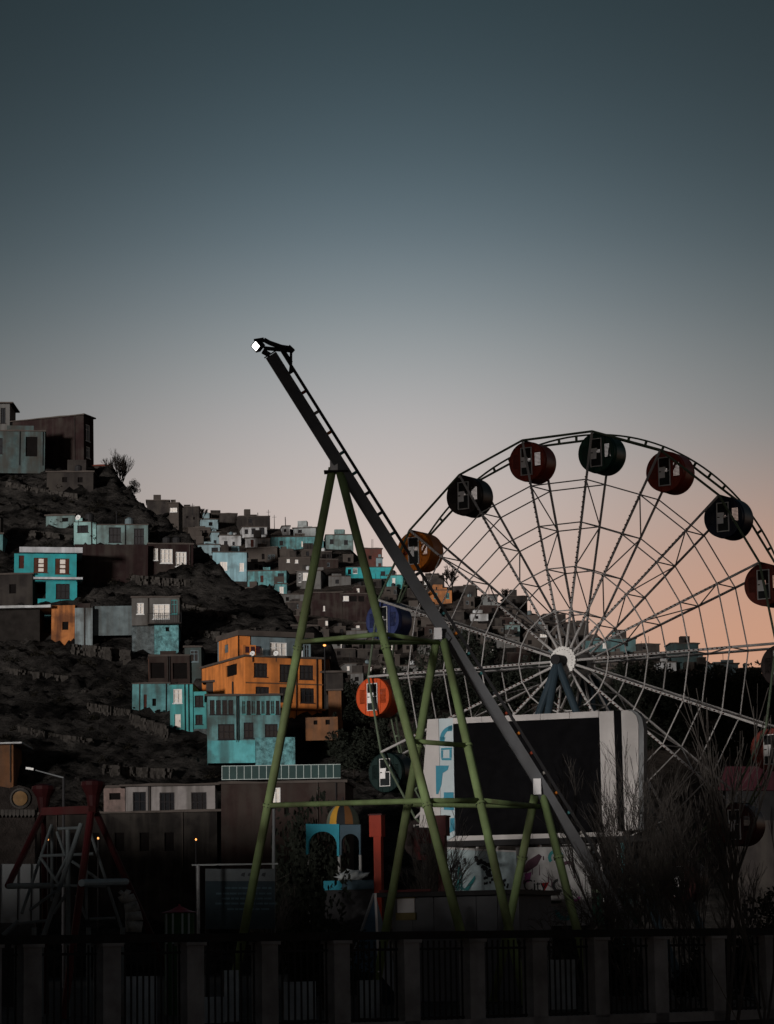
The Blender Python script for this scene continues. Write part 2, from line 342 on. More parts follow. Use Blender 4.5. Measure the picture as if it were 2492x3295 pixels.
def window(root, T, u0, u1, z0, z1, style, fine=True):
    w, h = u1-u0, z1-z0; b = min(0.09, w*0.10)
    if style in ('door', 'doorw', 'doorg'):
        mb = MB(); wbox(mb, T, u0, u1, 0.10, 0.16, z0, z1)
        d = mb.build('door', {'door': DOORM, 'doorw': CURT, 'doorg': BLUEG}[style], root)
        hb = MB(); wbox(hb, T, u0+w*0.8, u0+w*0.86, 0.04, 0.10, z0+h*0.45, z0+h*0.55); hb.build('handle', DARKM, d); return
    if style == 'o':
        mb = MB(); wbox(mb, T, u0, u1, 0.16, 0.21, z0, z1); mb.build('shade_sheet', HOLE_SHADE, root); return  # near-black sheet closes the hole, its colour standing for the shade inside
    fm = {'d': DFRM, 'w': WFRM, 'c': WFRM, 'b': BFRM, 'g': BLUEG, 't': TEAL}[style]; pm = {'d': GLS, 'w': GLS, 'c': CURT, 'b': CURT, 'g': GLS, 't': GLS2}[style]
    mb = MB()
    if fine:
        wbox(mb, T, u0, u1, 0.06, 0.13, z0, z0+b); wbox(mb, T, u0, u1, 0.06, 0.13, z1-b, z1)
        wbox(mb, T, u0, u0+b, 0.06, 0.13, z0+b, z1-b); wbox(mb, T, u1-b, u1, 0.06, 0.13, z0+b, z1-b)
        if style == 'b':
            s = w*0.23; wbox(mb, T, u0+b, u0+b+s, 0.04, 0.12, z0+b, z1-b); wbox(mb, T, u1-b-s, u1-b, 0.04, 0.12, z0+b, z1-b)
            wbox(mb, T, u0+b+s, u1-b-s, 0.05, 0.11, z0+h*0.30, z0+h*0.38); wbox(mb, T, u0+b+s, u1-b-s, 0.05, 0.11, z0+h*0.58, z0+h*0.64)
        else:
            nm = max(1, round(w/0.75))
            for i in range(1, nm+1 if nm > 1 else 1):
                u = u0 + w*i/(nm+1); wbox(mb, T, u-b*0.35, u+b*0.35, 0.06, 0.12, z0+b, z1-b)
            if nm == 1: wbox(mb, T, (u0+u1)/2-b*0.35, (u0+u1)/2+b*0.35, 0.06, 0.12, z0+b, z1-b)
            zt = z0+h*(0.68 if style != 'd' else 0.5); wbox(mb, T, u0+b, u1-b, 0.055, 0.125, zt-b*0.35, zt+b*0.35)
            if style == 'c': wbox(mb, T, u0+b, u1-b, 0.055, 0.125, z0+h*0.25-b*0.3, z0+h*0.25+b*0.3)
    else:
        wbox(mb, T, u0, u1, 0.06, 0.13, z0, z0+b); wbox(mb, T, u0, u1, 0.06, 0.13, z1-b, z1); wbox(mb, T, u0, u0+b, 0.06, 0.13, z0+b, z1-b); wbox(mb, T, u1-b, u1, 0.06, 0.13, z0+b, z1-b)
    if fine:
        wbox(mb, T, u0-0.06, u1+0.06, -0.07, 0.05, z0-0.09, z0-0.005)
    f = mb.build('window', fm, root)
    pb = MB(); wbox(pb, T, u0+b*0.5, u1-b*0.5, 0.14, 0.20, z0+b*0.5, z1-b*0.5); pb.build('pane', pm, f)

HOUSES = {}
def house(label, rect, m, ops=(), yaw=0, dep=6.0, D=None, near=True, side=None, sideops=(), sidem=None, roof=ROOFM, over=0.15, rth=0.18, below=2.5, name='house', cat='house', group=None, dz=0.0, fine=True, sag=0.0):
    "rect in photo pixels (x0,y0,x1,y1) of the front; depth from where its foot meets the hill; yaw>0 turns its right end nearer"
    x0, y0, x1, y1 = rect; xc = (x0+x1)/2
    if D is None: D = ground_hit(xc, y1, near)
    if D is None: D = 400 if near else 640
    D += dz
    pl = Plane(P(xc, y1, D), R(-yaw))
    ua, _ = pl.at(x0, y1); ub, _ = pl.at(x1, y1); zt = pl.at(xc, y0)[1]
    root = thing(name, label, cat, pl.O, pl.ang, group)
    hr = random.Random(label+str(rect)); root.rotation_euler[1] = hr.uniform(-0.014, 0.014)
    pads = lambda o, f: (o[0], o[1], o[2], o[3], f)
    T0 = lambda u, w, z: Vector((u, w, z)); TW = lambda u, w, z: Vector((u, w+0.08, z))
    fo = []
    for (a, b, c, d, st) in ops:
        p, q = pl.at(a, d), pl.at(c, b); u0, u1 = max(p[0], ua+0.06), min(q[0], ub-0.06)
        if u1-u0 > 0.15: fo.append((u0, u1, p[1], min(q[1], zt-0.06), st))
    so = []; TS = None
    if side:
        kind, pxe = side
        if kind == 'L':
            spl = Plane(pl.O + pl.a*ua, pl.ang - R(90)); s_end = spl.at(pxe, y1)[0]; dep = max(1.0, abs(s_end))
            TS = lambda u, w, z: Vector((ua+w, dep-u, z))
            conv = lambda px, py: (dep - abs(spl.at(px, py)[0]), spl.at(px, py)[1])
        else:
            spl = Plane(pl.O + pl.a*ub, pl.ang + R(90)); s_end = spl.at(pxe, y1)[0]; dep = max(1.0, abs(s_end))
            TS = lambda u, w, z: Vector((ub-w, u, z))
            conv = lambda px, py: (abs(spl.at(px, py)[0]), spl.at(px, py)[1])
        for (a, b, c, d, st) in sideops:
            p, q = conv(a, d), conv(c, b); so.append((max(0.1, p[0]), min(dep-0.1, q[0]), p[1], min(q[1], zt-0.1), st))
    mb = MB(); zb = -below
    skin(mb, T0, ua, ub, zb, zt, fo)
    LS = [(ua,dep,zb),(ua,0,zb),(ua,0,zt),(ua,dep,zt)]; RS = [(ub,0,zb),(ub,dep,zb),(ub,dep,zt),(ub,0,zt)]
    sm = MB()
    if side and side[0] == 'L': skin(sm if sidem else mb, TS, 0, dep, zb, zt, so)
    else: mb.add(LS, [(0,1,2,3)])
    if side and side[0] == 'R': skin(sm if sidem else mb, TS, 0, dep, zb, zt, so)
    else: mb.add(RS, [(0,1,2,3)])
    mb.add([(ua,dep,zb),(ua,dep,zt),(ub,dep,zt),(ub,dep,zb)], [(0,1,2,3)]); mb.add([(ua,0,zt),(ub,0,zt),(ub,dep,zt),(ua,dep,zt)], [(0,1,2,3)])
    mb.build('wall', m, root)
    if sidem: sm.build('wall', sidem, root)
    if roof and name in ('far_house', 'mud_brick_house', 'weathered_house', 'plastered_house', 'brick_house', 'veranda_house', 'open_fronted_house'):
        zz = zt+rth; wdt = ub-ua
        for k in range(hr.randint(1, 3)):
            c = hr.choice(('hut', 'tank', 'pipe', 'parapet', 'pole', 'parapet')); u = hr.uniform(ua+0.3*wdt, ub-0.3*wdt); v = hr.uniform(1.0, dep*0.6)
            if c == 'hut': w_ = hr.uniform(0.7, 1.2); MB().mm(u-w_, u+w_, v, v+2*w_, zz, zz+hr.uniform(1.2, 2.1)).build('stair_hut', hr.choice((m, MUD, MUDD)), root)
            elif c == 'tank': MB().lathe([(0.45,zz+0.2),(0.5,zz+0.5),(0.5,zz+0.95),(0.2,zz+1.15)], (u, v, 0), 12).build('water_tank', hr.choice((SHEET, BLUEG, DARKM)), root)
            elif c == 'pipe': MB().tube((u, v, zz), (u, v, zz+hr.uniform(0.8, 1.6)), 0.09, n=6).build('stove_pipe', DARKM, root)
            elif c == 'pole': MB().tube((u, v, zz), (u, v, zz+hr.uniform(1.5, 3.0)), 0.05, n=5).build('antenna_pole', DARKM, root)
            else: a_ = hr.uniform(ua, u); MB().mm(a_, a_+wdt*hr.uniform(0.25, 0.5), 0.05, 0.3, zz, zz+hr.uniform(0.25, 0.7)).build('parapet', m, root)
    if roof:
        rb = MB(); ns = max(2, int((ub-ua)/1.1)); y0_, y1_ = -over-0.05, dep+over; vs = []
        for i in range(ns+1):
            u = ua-over + (ub-ua+2*over)*i/ns; j = hr.uniform(-0.05, 0.06); k_ = hr.uniform(-0.05, 0.05)
            vs += [(u, y0_+k_, zt+0.003), (u, y1_, zt+0.003), (u, y1_, zt+rth+j), (u, y0_+k_, zt+rth+j)]
        fs = [(0,1,2,3), (4*ns+3,4*ns+2,4*ns+1,4*ns)] + [(4*i+a_, 4*i+4+a_, 4*i+4+(a_+1) % 4, 4*i+(a_+1) % 4) for i in range(ns) for a_ in range(4)]
        rb.add(vs, fs)
        ro = rb.build('roof', roof, root)
    if near and roof and zt > 2.2 and name not in ('shed', 'hut', 'annex_house'):
        for k in range(hr.randint(1, 2)):
            for tr in range(12):
                u = hr.uniform(ua+0.15, ub-0.15)
                if not any(o[0]-0.2 < u < o[1]+0.2 for o in fo): MB().tube((u, -0.09, max(zb, -0.2)), (u, -0.09, zt), 0.045, n=6).build('drain_pipe', hr.choice((DARKM, MUD, MUDD)), root); break
    for o in fo: window(root, T0, *o[:4], o[4], fine)
    for o in so: window(root, TS, *o[:4], o[4], fine)
    HOUSES[label] = (root, pl, D, ua, ub, zt, dep)
    return root, pl, D
def slab(root, pl, px0, py0, px1, py1, m, name, w0=-0.6, w1=0.0):
    a, zt = pl.at(px0, py0); b, zb = pl.at(px1, py1)
    return MB().mm(a, b, w0, w1, zb, zt).build(name, m, root)
def dish(label, px, py, D, r, group='satellite dishes on the roofs'):
    p = P(px, py, D); root = thing('satellite_dish', label, 'satellite dish', (p.x, p.y, p.z-r-0.5), 0, group)
    q = Vector((-0.35, -1, 0.35)).to_track_quat('Z', 'Y')
    MB().lathe([(r*0.05,0.0),(r*0.5,0.03*r),(r*0.85,0.12*r),(r,0.2*r),(r*0.97,0.26*r),(r*0.8,0.18*r),(r*0.4,0.08*r)], (0,0,r+0.5), 20, q).build('bowl', DISHM, root, smooth=True)
    m = MB().tube((0,0.1,0), (0,0.1,r+0.5), 0.04); m.tube((0,0,r+0.5), Vector((0,0,r+0.5))+q @ Vector((0,0,r)), 0.02); m.build('mast', DARKM, root)

# ------------------------------------------------------------------ houses on the near hillside
house('grey rooftop house cut by the left edge at hill top', (-70,1300,31,1385), GREY, [(2,1312,18,1362,'d')], D=372, dep=6, over=0.5, name='hilltop_house')
house('pale teal plastered house below the dark red hilltop block', (-60,1388,144,1492), mat('dim_teal_plaster', (0.07,0.105,0.11), 0.9, 0.4, 0.6, 0.7, patch=0.5), [(82,1405,120,1468,'o'),(-30,1410,8,1460,'d')], yaw=-6, D=344, below=1.2, over=0.1, name='plastered_house')
house('dark red brick block house on top of the hill', (41,1347,270,1500), MARO, [], yaw=20, D=350, side=('R',302), sideops=[(277,1370,291,1418,'w'),(278,1441,291,1473,'w')], below=6, over=0.25, rth=0.14, name='brick_block_house')
house('small red roofed annex beside the bare hilltop tree', (300,1500,358,1570), MUDD, [(334,1518,345,1550,'w')], D=350, roof=mat('red_tile_roof', (0.13,0.04,0.03), 0.9, 0.3, 2), below=5, name='annex_house')
house('low teal hut above the dish on the upper hillside', (148,1660,241,1697), PALE, [(200,1666,220,1679,'o')], yaw=4, dep=4, name='hut')
house('pale teal house with white satellite dish over its corner', (238,1680,309,1748), mat('bright_pale_teal', (0.26,0.43,0.43), 0.9, 0.2, 0.6, 0.3), [(249,1690,284,1713,'d')], dep=5, over=0.05, rth=0.1, name='plastered_house')
dish('white satellite dish on the pale teal house, upper hillside', 252, 1666, 318, 0.33)
house('weathered teal house with two dark windows on the upper hillside', (311,1690,476,1770), PALE, [(350,1697,389,1745,'d'),(431,1700,463,1751,'d')], yaw=-3, dep=5, over=0.05, rth=0.1, name='weathered_house')
house('dark red brick retaining house under the weathered teal houses', (238,1752,476,1832), MARO, [], yaw=-4, dep=4, roof=None, name='brick_house', dz=-4)
house('dark brick house with three white framed windows', (477,1752,622,1836), MARO, [(493,1765,508,1803,'c'),(516,1767,555,1812,'c'),(565,1776,600,1823,'c')], yaw=-8, dep=5, over=0.1, name='brick_house')
M_slab = mat('pale_roof_slab', (0.48,0.50,0.54), 0.8, 0.2, 0.7, 0.3)
r_, pl_, D_ = house('bright turquoise two storey house with brown shuttered windows', (45,1782,246,1862), TQ, [(60,1788,77,1830,'door'),(108,1795,153,1842,'b'),(177,1797,223,1846,'b')], yaw=-7, dep=6, roof=None, below=0.3, name='turquoise_house', D=303)
slab(r_, pl_, 62, 1763, 265, 1781, M_slab, 'roof', -0.7, 6)
slab(r_, pl_, 108, 1860, 266, 1867, M_slab, 'ledge', -0.9, 3)
def lower(root, pl, px0, py0, px1, py1, m, ops, w0=0.1, w1=6.0, name='lower_wall', fine=True):
    a, zt = pl.at(px0, py0); b, zb = pl.at(px1, py1); fo = []
    for (x0, y0, x1, y1, st) in ops:
        p, q = pl.at(x0, y1), pl.at(x1, y0); fo.append((p[0], q[0], p[1], q[1], st))
    T = lambda u, w, z: Vector((u, w+w0, z)); mb = MB(); skin(mb, T, a, b, zb, zt, fo)
    mb.add([(a,w1,zb),(a,w0,zb),(a,w0,zt),(a,w1,zt)], [(0,1,2,3)]); mb.add([(b,w0,zb),(b,w1,zb),(b,w1,zt),(b,w0,zt)], [(0,1,2,3)]); mb.add([(a,w0,zt),(b,w0,zt),(b,w1,zt),(a,w1,zt)], [(0,1,2,3)])
    mb.add([(a,w0+0.3,zb),(b,w0+0.3,zb),(b,w0+0.3,zt),(a,w0+0.3,zt)], [(0,1,2,3)])
    mb.build(name, m, root)
    for o in fo: window(root, T, *o[:4], o[4], fine)
lower(r_, pl_, 148, 1868, 248, 1985, TQ, [(180,1878,225,1926,'d')])
lower(r_, pl_, 122, 1926, 147.5, 1985, TQ, [], 0.15)
house('long pale sheet metal roofed shed at the left edge', (-80,1962,128,2020), mat('near_black_wall', (0.02,0.018,0.017), 0.95, 0.4), [], D=292, roof=SHEET, over=1.3, rth=0.28, name='shed', cat='shed', dep=4)  # near-black wall colour all over
house('small orange house with dark doorway below the turquoise house', (165,1948,240,2032), mat('dusty_orange_plaster', (0.36,0.14,0.05), 0.9, 0.3, 0.7, 0.75, (0.05,0.025,0.02)), [(200,2000,220,2027,'o')], yaw=10, dz=-3, dep=4, roof=None, name='orange_house')
house('tall pale concrete tower house beside the small orange house', (241,1956,298,2096), mat('pale_concrete', (0.21,0.255,0.275), 0.9, 0.25, 0.6, 0.75), [], dep=4, yaw=-4, roof=MARO, rth=0.5, over=-0.25, name='tower_house')
house('grey blue terrace wall running to the balcony house', (299,1950,424,1996), mat('faded_blue_wall', (0.12,0.15,0.162), 0.9, 0.4, 0.8, 0.5), [], D=291, yaw=-3, dep=3, roof=None, name='terrace_wall', cat='wall', below=1.6)
r_, pl_, D_ = house('grey house with white windows and an iron railed balcony', (424,1924,578,2006), mat('grey_panel_wall', (0.10,0.098,0.096), 0.9, 0.25, 0.8, 0.5), [(440,1940,463,1976,'c'),(492,1944,546,1992,'c'),(551,1930,571,1976,'t')], dep=6, D=288, yaw=-2, below=0.2, over=0.1, name='balcony_house')
a0, zf = pl_.at(476, 2008); a1, zr = pl_.at(585, 1976)
MB().mm(a0, a1, -1.1, 0, zf-0.12, zf).build('balcony_floor', MUDD, r_)
rb = MB().mm(a0, a1, -1.1, -1.05, zr-0.05, zr)
rb.build('rail', DARKM, r_)
for i in range(19):
    u = a0 + (a1-a0)*i/18; MB().mm(u-0.02, u+0.02, -1.10, -1.06, zf, zr-0.05).build('baluster', DARKM, r_)
lower(r_, pl_, 497, 2010, 575, 2105, STONE, [(533,2018,545,2032,'o')], 0.0, 5, 'stone_base')
house('sloping grey rubble stone wall below the balcony house', (425,2006,496.5,2082), STONED, [], D=288.5, dep=4, roof=None, name='stone_wall', cat='wall')
house('dark brown open fronted house above the teal tower house', (480,2112,612,2205), BRN, [(485,2132,530,2182,'o'),(557,2134,603,2185,'o')], yaw=-6, side=('L',427), sideops=[(440,2128,455,2142,'o')], sidem=mat('rust_brick', (0.16,0.07,0.045), 0.95, 0.35, 0.8, 0.4), name='open_fronted_house', over=0.05)
house('narrow dark green shuttered house beside the orange house', (596,2084,649,2200), mat('dark_green_wall', (0.055,0.075,0.075), 0.9, 0.3, 0.7, 0.4), [(612,2092,640,2130,'g')], dep=5, name='narrow_house')
house('low blue green house beside the teal tower house', (425,2201,547,2300), TEALD, [(490,2248,502,2272,'o'),(462,2235,472,2290,'door')], yaw=3, dep=5, over=0.05, rth=0.12, name='low_teal_house')
house('bright teal tower house with four windows on the hillside', (548,2203,622,2347), TEAL, [(558,2217,587,2263,'c'),(562,2298,582,2342,'doorw'),], dep=6, below=0.3, yaw=2, over=0.08, rth=0.1, name='tower_house')
r_ = HOUSES['bright teal tower house with four windows on the hillside'][0]; pl_ = HOUSES['bright teal tower house with four windows on the hillside'][1]
lower(r_, pl_, 540, 2348, 668, 2440, STONED, [], 0.05, 6, 'stone_base')
lower(r_, pl_, 622.5, 2226, 665, 2347, TEAL, [(627,2238,655,2274,'d'),(629,2300,652,2331,'d')], 0.12, 6, 'side_wall')
r_, pl_, D_ = house('long grey teal veranda house with a glazed upper gallery', (668,2240,904,2382), mat('streaked_grey_teal', (0.13,0.275,0.29), 0.9, 0.4, 0.7, 0.75), [(702,2330,755,2380,'d'),(785,2325,816,2376,'d'),(853,2330,894,2372,'d')] +
      [(676+i*20,2253,691+i*20,2299,'d') for i in range(4)] + [(780+i*15.5,2255,791+i*15.5,2298,('t','d')[i % 2]) for i in range(8)], yaw=-4, dep=6, D=258.5, over=0.25, below=0.3, name='veranda_house')
lower(r_, pl_, 668, 2384, 822, 2455, mat('streaked_teal_plaster', (0.12,0.42,0.46), 0.9, 0.3, 0.6, 0.6), [], -0.1, 5, 'lower_wall')
lower(r_, pl_, 822.5, 2375, 950, 2478, STONE, [], -0.5, 5, 'stone_base')
house('low dark roofed house wedged between teal and orange houses', (664,2196,781,2238), MUD, [(690,2208,706,2222,'o'),(712,2205,735,2228,'o')], dep=5, over=0.4, name='low_house')
r_, pl_, D_ = house('big orange three storey house with dark windows', (790,2118,1037,2320), ORG, [(817,2135,860,2178,'d'),(900,2139,942,2193,'d'),(964,2141,1008,2185,'d'),(823,2211,866,2250,'d'),(900,2212,938,2258,'d'),(967,2215,1011,2261,'d')],
      yaw=-24, side=('L',650), sideops=[(726,2135,762,2181,'o'),(657,2138,668,2150,'o')], D=270, below=2, name='orange_house', over=0.2)
a0, z0 = pl_.at(790, 2276); a1, _ = pl_.at(1040, 2276)
MB().mm(a0-0.1, a1+0.15, -0.3, 0.0, z0-0.2, z0).build('ledge', mat('dark_orange_trim', (0.16,0.07,0.03), 0.9, 0.3), r_)
a0, z0 = pl_.at(790, 2195); MB().mm(a0, a1, -0.09, 0.0, z0-0.12, z0).build('string_course', ORGD, r_)
lower(r_, pl_, 793, 2037, 1030, 2116, BLUEG, [(801,2068,848,2114,'o'),(853,2078,876,2114,'doorw'),(898,2060,952,2112,'c'),(980,2064,1004,2110,'w'),(1010,2066,1026,2110,'g')], 2.4, 8, 'upper_wall')
a0, z0 = pl_.at(805, 2114); a1, z1 = pl_.at(846, 2070); MB().mm(a0, a1, 1.9, 2.5, z0, z1).build('recess_wall', ORG, r_)
ua_, dp_ = HOUSES['big orange three storey house with dark windows'][3], HOUSES['big orange three storey house with dark windows'][6]
z0, z1 = pl_.at(793, 2116)[1], pl_.at(793, 2037)[1]
mbx = MB(); skin(mbx, lambda u, w, z: Vector((ua_+0.1+w, dp_*0.62-u, z)), 0, dp_*0.62-2.2, z0, z1, [(1.6, 2.6, z0+1.0, z0+1.8)]); mbx.mm(ua_+0.32, ua_+1.4, 2.3, dp_*0.62, z0, z1-0.01); mbx.build('upper_side_wall', ORG, r_)
_, z0 = pl_.at(708, 2036); a1, z1 = pl_.at(1034, 2030); MB().mm(ua_, a1, 1.9, 8.1, z0+0.02, z1+0.02).build('upper_roof', ROOFM, r_)
for px in (800, 818, 834):
    a0, z0 = pl_.at(px, 2098); a1, z1 = pl_.at(px+13, 2078); MB().mm(a0, a1, 0.9, 0.93, z0, z1).build('laundry', mat('dark_laundry', (0.05,0.02,0.025), 0.9, 0.3), r_)
dish('left white satellite dish on the orange house terrace', 813, 2104, 268.5, 0.27); dish('right white satellite dish on the orange house terrace', 889, 2103, 268.0, 0.27)
house('small faded orange lean-to on the right of the big orange house', (1038,2122,1060,2168), ORGD, [], D=277, dep=4, name='lean_to', below=4)
house('dim brown shed roofed hut right of the big orange house', (1040,2166,1105,2225), MUDD, [], D=272, dep=5, over=0.4, name='hut')
house('patch of orange walled hut among the dark trees', (1057,2223,1099,2262), ORGD, [], D=268, dep=4, name='hut', over=0.2)
house('ruined dim orange hut under the big orange house', (984,2308,1088,2362), ORGD, [(1010,2318,1022,2332,'o'),(1048,2316,1062,2332,'o')], yaw=6, D=262, dep=4, name='ruined_hut', roof=None, below=0.6)
house('orange house with pale sheet roof cut by the left edge, low on the hill', (-60,2397,43,2512), ORGD, [], D=256, roof=SHEET, over=0.9, rth=0.12, name='orange_house')
house('dark hut on the slope left of the turquoise house', (-30,1850,105,1936), MUDD, [(30,1880,52,1910,'o')], dep=4, name='hut', dz=-1)
house('teal house sliver at the left edge, mid hill', (-60,1720,8,1790), TEALD, [], dep=4, name='plastered_house')
house('faded teal strip house under the turquoise house', (100,1964,164,1996), TEALD, [(120,1970,132,1988,'o')], dep=3, name='low_house', dz=1)
house('dark brick house on the slope under the dark red hilltop block', (150,1520,300,1572), MUDD, [(200,1535,216,1552,'o'),(250,1535,266,1552,'o')], dep=4, name='brick_house')
house('dim brown hut beside the spur edge, right of the orange upper storey', (940,2016,1025,2052), MUDD, [(960,2026,972,2040,'o')], dep=4, name='hut', dz=2)
RUB = mat('dark_rubble', (0.05,0.046,0.043), 0.95, 0.5, 1.5)
def rubble_wall(label, pts, hgt, seed):
    rnd = random.Random(seed); path = []
    for (x0, y0), (x1, y1) in zip(pts, pts[1:]):
        for i in range(14):
            k = i/14; px, py = x0+(x1-x0)*k, y0+(y1-y0)*k; D = ground_hit(px, py, True)
            if D: path.append(P(px, py, D))
    if len(path) < 3: return
    root = thing('retaining_wall', label, 'wall', path[0]); mb = MB()
    for a, b in zip(path, path[1:]):
        L_ = (b-a).length
        if L_ > 4: continue
        n_ = max(1, int(L_/0.42)); ang = math.atan2(b.y-a.y, b.x-a.x)
        for i in range(n_):
            c = a.lerp(b, (i+0.5)/n_)
            for j in range(max(2, int(hgt/0.32))):
                sz = Vector((L_/n_*rnd.uniform(0.85,1.15), rnd.uniform(0.4,0.7), 0.32*rnd.uniform(0.8,1.15)))
                mb.box(c + Vector((rnd.uniform(-0.08,0.08), rnd.uniform(-0.12,0.08), -0.35+j*0.30)), sz, Matrix.Rotation(ang+rnd.uniform(-0.2,0.2), 3, 'Z') @ Matrix.Rotation(rnd.uniform(-0.12,0.12), 3, 'Y'))
    mb.build('stones', RUB, root, world=True, kind='stuff')
for i, (lab, pts, hg) in enumerate((('rubble retaining wall under the dark brick house with white windows', [(430,1872),(520,1880),(610,1888)], 1.4), ('rubble wall below the low teal hut on the upper slope', [(60,1716),(150,1724),(235,1736)], 1.2), ('rubble wall crossing the slope above the balcony house', [(560,1946),(660,1972),(770,1996)], 1.2),
    ('rubble wall under the pale concrete tower house', [(230,2104),(320,2112),(420,2126)], 1.6), ('long rubble wall across the dark left slope', [(10,2160),(110,2176),(220,2190)], 1.2), ('rubble wall left of the low blue green house', [(280,2286),(350,2296),(424,2310)], 1.4), ('rubble wall low on the dark left slope', [(60,2350),(180,2376),(300,2392)], 1.2),
    ('rubble wall under the low blue green house', [(420,2330),(480,2352),(545,2372)], 1.8), ('broken rubble wall high under the dark red hilltop block', [(20,1560),(130,1584),(260,1602)], 1.2), ('rubble wall on the spur right of the balcony house', [(640,2040),(740,2052),(830,2030)], 1.0), ('rubble wall above the grey street building', [(330,2486),(450,2496),(560,2500)], 1.4))): rubble_wall(lab, pts, hg, 100+i)
# street level, foot of the hill
house('grey white street building with three tall windows', (405,2530,693,2628), mat('dirty_white_plaster', (0.24,0.225,0.225), 0.9, 0.35, 0.5, 0.6), [(428,2548,470,2612,'d'),(514,2550,562,2612,'d'),(616,2550,665,2614,'d')], D=236, dep=8, yaw=-2, over=0.5, name='street_building', below=9)
house('crumbling pinkish house beside the grey street building', (334,2536,403,2596), mat('pink_plaster', (0.21,0.155,0.145), 0.95, 0.5, 1.0, 0.5, patch=0.7), [(352,2552,388,2574,'o')], D=238, dep=5, name='crumbling_house', below=8)
r_, pl_, D_ = house('long brown building with a white framed panel railing on top', (712,2521,1112,2640), BRN, [(870,2535,902,2588,'c'),(915,2600,930,2622,'o')], D=228, dep=8, yaw=4, over=0.2, name='long_building', below=8)
a0, _ = pl_.at(713, 2500); a1, _ = pl_.at(1096, 2500); zt = pl_.at(712, 2519)[1]
for i in range(16):
    u0 = a0+(a1-a0)*i/16; u1 = a0+(a1-a0)*(i+1)/16
    f = MB()
    for q in ((u0,u0+0.05,zt+0.2,zt+1.35),(u0+0.05,u1,zt+0.2,zt+0.25),(u0+0.05,u1,zt+1.30,zt+1.35)): f.mm(q[0], q[1], 0.0, 0.05, q[2], q[3])
    fr = f.build('railing_frame', mat('railing_paint', (0.34,0.40,0.40), 0.6, 0.1), r_)
    MB().mm(u0+0.05, u1, 0.02, 0.04, zt+0.25, zt+1.30).build('panel', mat('green_glass_panel', (0.02,0.045,0.045), 0.3, 0.2), fr)
house('dark long low building at the foot of the hill, left', (-80,2620,700,2790), mat('shade_dark_brick', (0.017,0.0155,0.015), 0.95, 0.4, 0.5, 0.4), [(130+i*80,2680,160+i*80,2740,'o') for i in range(6)], D=232, dep=6, name='long_building', below=6, over=0.4)  # brick colour blackened in place of the shade at the hill foot

